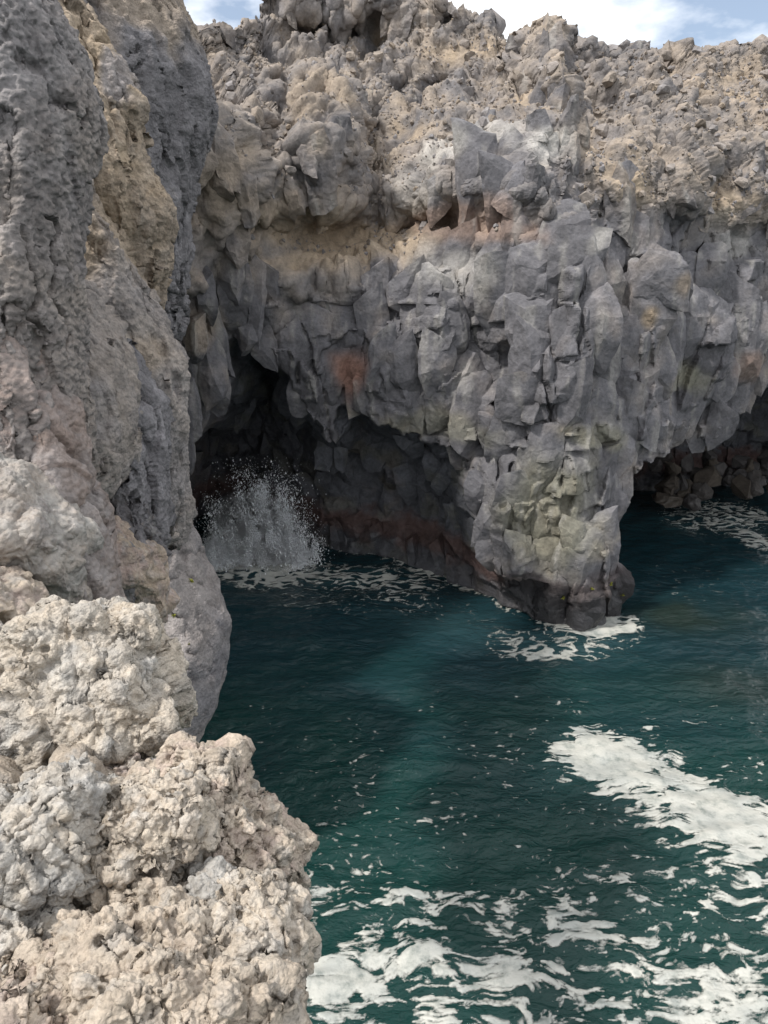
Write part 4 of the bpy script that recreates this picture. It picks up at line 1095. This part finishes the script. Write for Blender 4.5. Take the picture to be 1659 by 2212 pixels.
# thin foam lets the water show
_ta = _t.nodes.new('ShaderNodeAttribute'); _ta.attribute_name = 'thick'
_n3 = _t.nodes.new('ShaderNodeTexNoise'); _n3.inputs['Scale'].default_value = 20; _n3.inputs['Detail'].default_value = 6; _n3.inputs['Roughness'].default_value = 0.7
_t.links.new(_ge.outputs['Position'], _n3.inputs['Vector'])
_ma = _t.nodes.new('ShaderNodeMath'); _ma.operation = 'MULTIPLY_ADD'; _ma.inputs[1].default_value = 2.2; _t.links.new(_ta.outputs['Fac'], _ma.inputs[0]); _t.links.new(_n3.outputs['Fac'], _ma.inputs[2])
_mr = _t.nodes.new('ShaderNodeMapRange'); _mr.inputs['From Min'].default_value = 0.46; _mr.inputs['From Max'].default_value = 1.15; _mr.inputs['To Max'].default_value = 0.95; _t.links.new(_ma.outputs[0], _mr.inputs['Value'])
_t.links.new(_mr.outputs['Result'], _b.inputs['Alpha'])

def foam_field(x, y):
    P = np.stack([x, y, np.zeros_like(x)], -1)
    px, py = proj(x, y, np.zeros_like(x))
    wx = 0.35 * fbm(P * 0.8, 3, 301); wy = 0.22 * fbm(P * 0.9, 3, 305)
    Q = P + np.stack([wx, wy, np.zeros_like(wx)], -1)
    blob = fbm(Q * [1.5, 3.3, 1], 5, 311, gain=0.60)
    streak = fbm(Q * [1.6, 5.0, 1], 4, 321, gain=0.6)
    n = 0.68 * blob + 0.55 * streak
    # drifting rafts, denser towards the viewer, where they also paint sky glints
    dens = np.interp(py, [1300, 1500, 1700, 1850, 1930, 2000, 2080, 2150, 2250, 2500], [-1.7, -1.3, -1.1, -0.74, -0.30, -0.18, -0.12, -0.06, -0.03, -0.02])
    dens = dens + 0.20 * sstep(1250, 1659, px) * sstep(1850, 1700, py)
    dens = dens - 0.35 * sstep(620, 1000, px) * sstep(1400, 1100, px) * sstep(1960, 1860, py) * sstep(1780, 1850, py)
    def blobm(a, b, ra, rb, amt, ang=0):
        q = math.radians(ang); dx = px - a; dy = py - b
        u = (dx * math.cos(q) + dy * math.sin(q)) / ra; v = (-dx * math.sin(q) + dy * math.cos(q)) / rb
        return amt * np.exp(-(u * u + v * v) ** 2)
    dens = dens + blobm(1290, 1625, 130, 66, 1.12, 18) + blobm(1440, 1705, 210, 90, 1.35, 28) + blobm(1620, 1790, 130, 76, 1.15, 25) + blobm(1200, 1650, 160, 60, 0.45, 10) + blobm(1500, 1860, 200, 60, 0.35, 20)
    dens = dens + blobm(760, 2120, 120, 55, 0.8, -8) + blobm(1000, 2080, 190, 34, 0.55, 10) + blobm(1560, 2180, 130, 80, 0.6, 0) + blobm(1250, 1985, 90, 40, 0.5, 20)
    dens = dens + blobm(1440, 1560, 110, 16, 0.7, -8) + blobm(1330, 1890, 120, 26, 0.4, 0) + blobm(900, 1930, 220, 28, 0.35, 6)
    f = n + dens + 0.26 * fbm(Q * [5.5, 13.0, 1], 3, 351, gain=0.6)
    # small flecks
    fl = fbm(Q * [5.5, 9.0, 1], 2, 331)
    fd = np.interp(py, [1350, 1480, 1560, 1700, 1850, 2300], [-1.4, -0.95, -0.80, -0.66, -0.66, -0.62]) + 0.45 * fbm(P * [0.5, 0.8, 1], 2, 335)
    f = np.maximum(f, 0.6 * (fl + fd))
    # torn lacy white water round the pillar, in the cave mouth and far right
    lace = 0.19 - np.abs(fbm(Q * [1.3, 2.6, 1], 3, 341)) + 0.10 * fbm(Q * [4, 8, 1], 2, 345)
    lm = blobm(1240, 1388, 210, 46, 0.36, -4) + blobm(1330, 1350, 70, 22, 0.5, -10) + blobm(700, 1285, 210, 64, 0.31, 4) + blobm(800, 1240, 250, 28, 0.31, 5) + blobm(980, 1325, 180, 50, 0.25, 18) + blobm(540, 1240, 130, 28, 0.42, 0) + blobm(1560, 1115, 160, 42, 0.5, 0) + blobm(1640, 1170, 60, 20, 0.6, 12) + blobm(1470, 1250, 150, 90, 0.24, 0) + blobm(520, 1210, 130, 22, 0.75, 0) + blobm(1180, 1410, 120, 16, 0.25, 0) + blobm(700, 1560, 60, 30, 0.10, 0)
    fd_ = np.interp(x, _foot[:, 0], FOOT_Y) - y
    lm = lm + 0.36 * np.exp(-(np.maximum(fd_ - 0.1, 0) / 0.42) ** 2) * (fd_ > -0.6)
    f = np.maximum(f, 1.6 * (lace - 0.40 + lm))
    return f, px, py

def build_foam():
    tris_v, tris_lab, groups = [], [], []
    out = []
    for (x0, x1, y0, y1, s) in [(-4.0, 13.5, 8.2, 19.0, 0.024), (-11.0, 21.0, 19.0, 40.0, 0.055)]:
        xs = np.arange(x0, x1, s); ys = np.arange(y0, y1 + s, s)
        X, Y = np.meshgrid(xs, ys)
        f, px, py = foam_field(X.ravel(), Y.ravel())
        seen = (px > -60) & (px < 1730) & (py < 2300)
        f = np.where(seen, f, -1).reshape(X.shape).astype(float)
        Z = (wave(X.ravel(), Y.ravel())).reshape(X.shape)
        inside = f > 0
        lab = np.zeros(f.shape, np.int64)
        idx = np.argwhere(inside)
        todo = set(map(tuple, idx.tolist()))
        k = 0
        sizes = [0]
        while todo:
            st = [todo.pop()]; k += 1; c = 0
            while st:
                i, j = st.pop(); lab[i, j] = k; c += 1
                for q in ((i + 1, j), (i - 1, j), (i, j + 1), (i, j - 1)):
                    if q in todo:
                        todo.discard(q); st.append(q)
            sizes.append(c)
        nr, nc = f.shape
        q = gridfaces(nr, nc)
        tri = np.concatenate([q[:, [0, 1, 2]], q[:, [0, 2, 3]]])
        fv = f.ravel(); lv = lab.ravel()
        ins = fv[tri] > 0
        cnt = ins.sum(1)
        tri = tri[cnt > 0]; ins = ins[cnt > 0]; cnt = cnt[cnt > 0]
        P = np.stack([X.ravel(), Y.ravel(), Z.ravel()], -1)
        lift = 0.008 + 0.028 * sstep(0.0, 0.5, fv)
        P[:, 2] += lift
        P = np.concatenate([P, np.clip(fv, 0, 1)[:, None]], 1)
        # rotate so that the odd one is first
        def rot(tr, pos):
            return np.take_along_axis(tr, (pos[:, None] + np.arange(3)[None, :]) % 3, 1)
        def cut(a, b):
            t = fv[a] / (fv[a] - fv[b] + 1e-12)
            p = P[a] + (P[b] - P[a]) * t[:, None]
            return p
        full = tri[cnt == 3]
        one = tri[cnt == 1]; one = rot(one, np.argmax(ins[cnt == 1], 1))
        two = tri[cnt == 2]; two = rot(two, np.argmin(ins[cnt == 2], 1))   # first one outside
        A = [P[full].reshape(-1, 3, 4)]
        Lb = [lv[full].max(1)]
        if len(one):
            A.append(np.stack([P[one[:, 0]], cut(one[:, 0], one[:, 1]), cut(one[:, 0], one[:, 2])], 1)); Lb.append(lv[one].max(1))
        if len(two):
            c1 = cut(two[:, 1], two[:, 0]); c2 = cut(two[:, 2], two[:, 0])
            A.append(np.stack([c1, P[two[:, 1]], P[two[:, 2]]], 1)); Lb.append(lv[two].max(1))
            A.append(np.stack([c1, P[two[:, 2]], c2], 1)); Lb.append(lv[two].max(1))
        A = np.concatenate(A); Lb = np.concatenate(Lb)
        sizes = np.array(sizes) * s * s
        out.append((A, Lb, sizes))
    cand = []
    for g, (A, Lb, sizes) in enumerate(out):
        for k in np.argsort(-sizes)[:400]:
            if sizes[k] > 0.03:
                cand.append((sizes[k], g, int(k)))
    cand.sort(reverse=True)
    cand = cand[:160]
    chosen = [set(k for _, g, k in cand if g == gg) for gg in range(2)]
    def emit(T3, name):
        v = T3.reshape(-1, 4)
        key = np.round(v[:, :3] * 2000).astype(np.int64)
        _, i, inv = np.unique(key, axis=0, return_index=True, return_inverse=True)
        v = v[i]; thick = v[:, 3]; v = v[:, :3]; f = inv.reshape(-1, 3)
        f = f[(f[:, 0] != f[:, 1]) & (f[:, 1] != f[:, 2]) & (f[:, 0] != f[:, 2])]
        n = fbm(v * [1.2, 1.2, 0], 3, 351)
        col = mixc(np.tile((0.47, 0.465, 0.42), (len(v), 1)).astype(f32), (0.36, 0.37, 0.345), np.clip(0.4 + n, 0, 1))
        o = make_mesh(name, v, f, MF, col)
        at = o.data.attributes.new('thick', 'FLOAT', 'POINT'); at.data.foreach_set('value', thick.astype(f32))
        return o
    rest = []
    for g, (A, Lb, sizes) in enumerate(out):
        od = np.argsort(Lb, kind='stable'); ids, st, ct = np.unique(Lb[od], return_index=True, return_counts=True)
        for i, s_, c_ in zip(ids, st, ct):
            T3 = A[od[s_:s_ + c_]]
            if int(i) in chosen[g]:
                o = emit(T3, 'foam_patch')
                c = T3.reshape(-1, 4)[:, :3].mean(0); px, py = proj(*c)
                o['category'] = 'foam'
                FOAM.append((sizes[int(i)], o, float(px), float(py)))
            else:
                rest.append(T3)
    o = emit(np.concatenate(rest), 'foam_flecks')
    tag(o, 'small white flecks of foam scattered over the dark water', 'foam', kind='stuff')

FOAM = []
build_foam()
TONGUE = []
FOAM.sort(key=lambda q: -q[0])
for i, (a, o, px, py) in enumerate(FOAM):
    if py > 1430:
        g = 'foam rafts drifting in the near water'
        l = 'cream foam raft, partly painted sky glint, on the green water in the foreground' if py > 1830 else 'cream foam scrap drifting near the tongue of foam'
    elif px > 1330 and py < 1230:
        g = 'white water by the right-hand cave'; l = 'streak of white water in front of the right-hand cave'
    elif px > 1000:
        g = 'white water round the pillar'; l = 'lacy white water washing round the foot of the rock pillar'
    else:
        g = 'white water in the cove'; l = 'thin white foam line in front of the left-hand cave'
    o['label'] = l; o['group'] = g
    if not TONGUE and 1250 < px < 1659 and 1600 < py < 1820 and a > 1.0:
        TONGUE.append(o)
        o['label'] = 'long tongue of thick cream foam floating towards the right edge'
        del o['group']

# ------------------------------------------------------------------ loose stones
def stone_mesh(seed, sub=3):
    r = np.random.default_rng(seed)
    bm = bmesh.new()
    q = r.normal(size=(13 + 3 * sub, 3)); q /= np.linalg.norm(q, axis=1)[:, None]
    q = q * r.uniform(0.8, 1.05, (len(q), 1)) * r.uniform(0.7, 1.15, 3)
    for p in q:
        bm.verts.new(p)
    res = bmesh.ops.convex_hull(bm, input=bm.verts)
    bmesh.ops.delete(bm, geom=[v for v in bm.verts if not v.link_faces], context='VERTS')
    bmesh.ops.subdivide_edges(bm, edges=bm.edges, cuts=sub - 1, use_grid_fill=True, smooth=0.0)
    bmesh.ops.triangulate(bm, faces=bm.faces)
    bmesh.ops.recalc_face_normals(bm, faces=bm.faces)
    bm.verts.index_update()
    V = np.array([v.co[:] for v in bm.verts]); F = np.array([[v.index for v in f.verts] for f in bm.faces]); bm.free()
    V = V * (1 + 0.10 * fbm((V + seed) * 2.2, 2, seed))[:, None]
    s = fbm(V * 1.5 + seed, 2, seed + 5)
    col = np.clip(np.tile(lerp(GREY * 1.05, BROWN, r.random()), (len(V), 1)) * (1 + 0.25 * s)[:, None], 0.02, 0.6)
    o = make_mesh('scree_stone', V, F, MAT_CLIFF, col, link=False, smooth=False)
    me = o.data; bpy.data.objects.remove(o)
    return me, V, F, col
STONES = [stone_mesh(400 + k) for k in range(10)]
SMALL = [stone_mesh(430 + k, 1) for k in range(12)]

def put_stone(name, k, loc, size, label, cat, group, me=None):
    o = bpy.data.objects.new(name, me or STONES[k % 10][0]); C.objects.link(o)
    o.location = loc; o.scale = [size * random.uniform(0.85, 1.15) for _ in range(3)]
    o.rotation_euler = [random.uniform(0, 6.28) for _ in range(3)]
    tag(o, label, cat, group)
    return o

V, N, rub = CL['V'], CL['N'], CL['rub']
px, py = proj(V[:, 0], V[:, 1], V[:, 2])
ok = np.where((rub > 0.55) & (V[:, 2] > 13.0) & (px > 380) & (px < 1690) & (py > 40) & (py < 640) & (N[:, 1] < 0) & (N[:, 2] > 0.15))[0]
pick = RNG.choice(ok, 8200, replace=False)
sz = np.sort(RNG.pareto(2.8, 8200) * 0.085 + 0.045)[::-1]
sz = np.minimum(sz * 0.62, 0.34)
SV, SF, SC = [], [], []
nv = 0
for i, (p, s) in enumerate(zip(pick, sz)):
    loc = V[p] + N[p] * s * 0.15
    if i < 240:
        side = 'right of the spire' if px[p] > 1220 else ('left of the spire' if px[p] > 830 else 'on the left rubble slope')
        put_stone('scree_stone', i, loc, s, 'rough grey lava stone lying in the rubble ' + ('slope ' + side if 'spire' in side else side[3:].replace('the left rubble slope', 'on the left-hand slope')), 'stone', 'stones in the rubble slopes, ' + side)
    else:
        me, v, f, c = SMALL[i % 12]
        a = random.uniform(0, 6.28); R = np.array([[math.cos(a), -math.sin(a), 0], [math.sin(a), math.cos(a), 0], [0, 0, 1]])
        SV.append(v @ R.T * s + loc); SF.append(f + nv); SC.append(c); nv += len(v)
o = make_mesh('scree', np.concatenate(SV), np.concatenate(SF), MAT_CLIFF, np.concatenate(SC), smooth=False)
tag(o, 'loose rubble covering the upper slopes of the cliff', 'scree', kind='stuff')

# boulders standing on the skyline
ztop, xcol = CL['ztop'], CL['x']
for k, (a, b, s, l) in enumerate([(1322, 100, 24, 'craggy rock on the skyline, first boulder right of the spire'), (1437, 106, 14, 'small round boulder on the skyline between two larger ones'), (1497, 102, 27, 'large round boulder standing on the skyline'), (1642, 90, 30, 'dark rounded boulder on the skyline at the right edge'), (978, 12, 16, 'rock knob at the right end of the highest ridge'), (465, 66, 15, 'small peak rock in the skyline dip beside the dark fin'), (1545, 110, 14, 'low rock on the skyline right of the large round boulder')]):
    w = un_y(a, b + s * 0.3, T(a, 108)); m = T(a, 108) / FP
    put_stone('boulder', 3 + k, (w[0], w[1] - 0.2, w[2] - 0.22), s * m, l, 'boulder', None)

# dark boulders in the right-hand cave
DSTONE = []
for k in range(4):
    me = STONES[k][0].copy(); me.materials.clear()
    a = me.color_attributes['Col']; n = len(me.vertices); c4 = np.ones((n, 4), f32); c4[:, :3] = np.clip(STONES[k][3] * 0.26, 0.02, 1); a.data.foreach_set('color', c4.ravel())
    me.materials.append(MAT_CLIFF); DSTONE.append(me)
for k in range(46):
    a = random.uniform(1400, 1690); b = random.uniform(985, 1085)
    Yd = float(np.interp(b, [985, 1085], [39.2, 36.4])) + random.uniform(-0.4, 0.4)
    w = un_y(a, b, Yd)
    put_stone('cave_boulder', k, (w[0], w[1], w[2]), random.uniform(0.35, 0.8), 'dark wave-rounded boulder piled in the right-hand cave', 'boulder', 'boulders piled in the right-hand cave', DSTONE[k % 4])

# ------------------------------------------------------------------ the wave bursting in the left-hand cave
def build_splash():
    m = bpy.data.materials.new('spray'); m.use_nodes = True
    b = m.node_tree.nodes['Principled BSDF']
    b.inputs['Base Color'].default_value = (0.92, 0.94, 0.96, 1); b.inputs['Roughness'].default_value = 0.5
    n = 250000
    r = np.random.default_rng(9)
    j = np.array([(430, 0.7), (455, 1.3), (485, 2.0), (510, 3.4), (535, 2.8), (560, 4.6), (578, 5.0), (600, 3.8), (618, 4.2), (640, 2.6), (655, 1.4)])
    pj = np.array([1.2, 1.4, 1.6, 1.8, 1.8, 2.4, 2.8, 2.2, 2.2, 1.4, 0.8]); pj /= pj.sum()
    k = r.choice(len(j), n, p=pj)
    base = un_z(j[k, 0] + r.normal(0, 17, n), np.full(n, 1222.0), 0.0)
    h = j[k, 1] * r.beta(0.85, 2.3, n)
    lean = r.normal(0, 0.10, len(j))[k]
    x = base[:, 0] + r.normal(0, 0.10, n) + lean * h + 0.17 * h * r.normal(0, 1, n)
    y = base[:, 1] + 0.3 + r.normal(0, 0.40, n)
    P = np.stack([x, y, h], -1)
    clump = fbm(P * [1.9, 1.9, 1.0], 4, 361, gain=0.6)
    keep = r.random(n) < np.clip(0.36 + 1.9 * clump, 0.03, 1)
    P = P[keep]; n = len(P)
    s = r.gamma(1.2, 0.0058, n) + 0.0035
    oc = np.array([(1, -0.6, -0.7), (-1, -0.6, -0.7), (0, 1.1, -0.5), (0, 0, 2.2)])
    of = np.array([(0, 2, 3), (2, 1, 3), (1, 0, 3), (0, 1, 2)])
    V = (P[:, None, :] + oc[None] * s[:, None, None]).reshape(-1, 3)
    F = (of[None] + (np.arange(n) * 4)[:, None, None]).reshape(-1, 3)
    o = make_mesh('wave_spray', V, F, m)
    tag(o, 'burst of white spray where a wave breaks in the left-hand cave', 'spray', kind='stuff')
    # fine mist hanging in the burst
    m2 = bpy.data.materials.new('mist'); m2.use_nodes = True
    t = m2.node_tree; t.nodes.clear()
    ou = t.nodes.new('ShaderNodeOutputMaterial'); pv = t.nodes.new('ShaderNodeVolumePrincipled')
    pv.inputs['Color'].default_value = (0.98, 0.985, 0.99, 1); pv.inputs['Anisotropy'].default_value = 0.2
    tcn = t.nodes.new('ShaderNodeTexCoord'); nz = t.nodes.new('ShaderNodeTexNoise')
    nz.inputs['Scale'].default_value = 1.3; nz.inputs['Detail'].default_value = 4; nz.inputs['Roughness'].default_value = 0.65
    t.links.new(tcn.outputs['Object'], nz.inputs['Vector'])
    gr = t.nodes.new('ShaderNodeTexGradient'); gr.gradient_type = 'SPHERICAL'
    mp2 = t.nodes.new('ShaderNodeMapping'); mp2.inputs['Scale'].default_value = (1 / 2.6, 1 / 1.3, 1 / 4.0); mp2.inputs['Location'].default_value = (0, 0, 0.15)
    t.links.new(tcn.outputs['Object'], mp2.inputs['Vector']); t.links.new(mp2.outputs['Vector'], gr.inputs['Vector'])
    r1 = t.nodes.new('ShaderNodeMapRange'); r1.inputs['From Min'].default_value = 0.47; r1.inputs['From Max'].default_value = 0.70; r1.inputs['To Min'].default_value = 0.0; r1.inputs['To Max'].default_value = 1.0
    t.links.new(nz.outputs['Fac'], r1.inputs['Value'])
    mu = t.nodes.new('ShaderNodeMath'); mu.operation = 'MULTIPLY'; t.links.new(r1.outputs['Result'], mu.inputs[0]); t.links.new(gr.outputs['Fac'], mu.inputs[1])
    mu2 = t.nodes.new('ShaderNodeMath'); mu2.operation = 'MULTIPLY'; t.links.new(mu.outputs[0], mu2.inputs[0]); mu2.inputs[1].default_value = 13.0
    t.links.new(mu2.outputs[0], pv.inputs['Density']); t.links.new(pv.outputs['Volume'], ou.inputs['Volume'])
    D, F = cubesphere(14)
    V = D * [2.6, 1.35, 4.0]; V[:, 2] = np.maximum(V[:, 2], -0.3)
    o2 = make_mesh('spray_mist', V, F, m2)
    q = un_z(555, 1222, 0.0); o2.location = (q[0], q[1] + 0.3, 0.35)
    tag(o2, 'soft white mist round the burst of spray in the left-hand cave', 'mist', kind='stuff')

build_splash()

# ------------------------------------------------------------------ small tufts of plant on the rock, found by looking along the line of sight
bpy.context.view_layer.update()
dg = bpy.context.evaluated_depsgraph_get()
MT = bpy.data.materials.new('sea_plant'); MT.use_nodes = True
_pb = MT.node_tree.nodes['Principled BSDF']; _pb.inputs['Roughness'].default_value = 0.8
_pn = MT.node_tree.nodes.new('ShaderNodeTexNoise'); _pn.inputs['Scale'].default_value = 30
_pc = MT.node_tree.nodes.new('ShaderNodeValToRGB'); _pc.color_ramp.elements[0].color = (0.12, 0.14, 0.02, 1); _pc.color_ramp.elements[1].color = (0.38, 0.36, 0.06, 1)
MT.node_tree.links.new(_pn.outputs['Fac'], _pc.inputs['Fac']); MT.node_tree.links.new(_pc.outputs['Color'], _pb.inputs['Base Color'])
for k, (a, b, sz_, lab) in enumerate([(412, 1256, 0.07, 'yellow-green tuft high on the smooth grey buttress by the water'), (374, 1332, 0.06, 'yellow-green tuft low on the left of the smooth grey buttress'), (408, 1392, 0.04, 'tiny yellow-green tuft on the smooth grey buttress, lowest of three'),
        (1276, 1272, 0.11, 'yellow-green weed tuft near the foot of the rock pillar'), (1318, 1262, 0.10, 'green weed tuft at the right foot of the rock pillar'), (1216, 1290, 0.09, 'small weed tuft on the dark wet foot of the pillar'), (1345, 1285, 0.08, 'weed tuft at the right-hand corner of the pillar foot')]):
    d = un_d(a, b, 1.0) - np.array([0, 0, EYE]); d /= np.linalg.norm(d)
    hit, loc, nor, _, _, _ = S.ray_cast(dg, (0, 0, EYE), d)
    if not hit:
        continue
    r = np.random.default_rng(700 + k)
    V, F = [], []
    for q in range(26):       # short leaves fanning out of one root
        v = np.array(nor) * 0.8 + r.normal(0, 0.6, 3) + [0, 0, 0.3]; v /= np.linalg.norm(v)
        sd_ = np.cross(v, r.normal(size=3)); sd_ /= np.linalg.norm(sd_)
        c = np.array(loc) - np.array(nor) * 0.01; l = sz_ * r.uniform(0.7, 1.4); n0 = len(V)
        V += [c - sd_ * 0.12 * l, c + sd_ * 0.12 * l, c + v * l * 0.6 + sd_ * 0.2 * l, c + v * l, c + v * l * 0.6 - sd_ * 0.2 * l]
        F += [(n0, n0 + 1, n0 + 2), (n0, n0 + 2, n0 + 4), (n0 + 4, n0 + 2, n0 + 3)]
    o = make_mesh('plant_tuft', np.array(V), np.array(F), MT)
    tag(o, lab, 'plant')
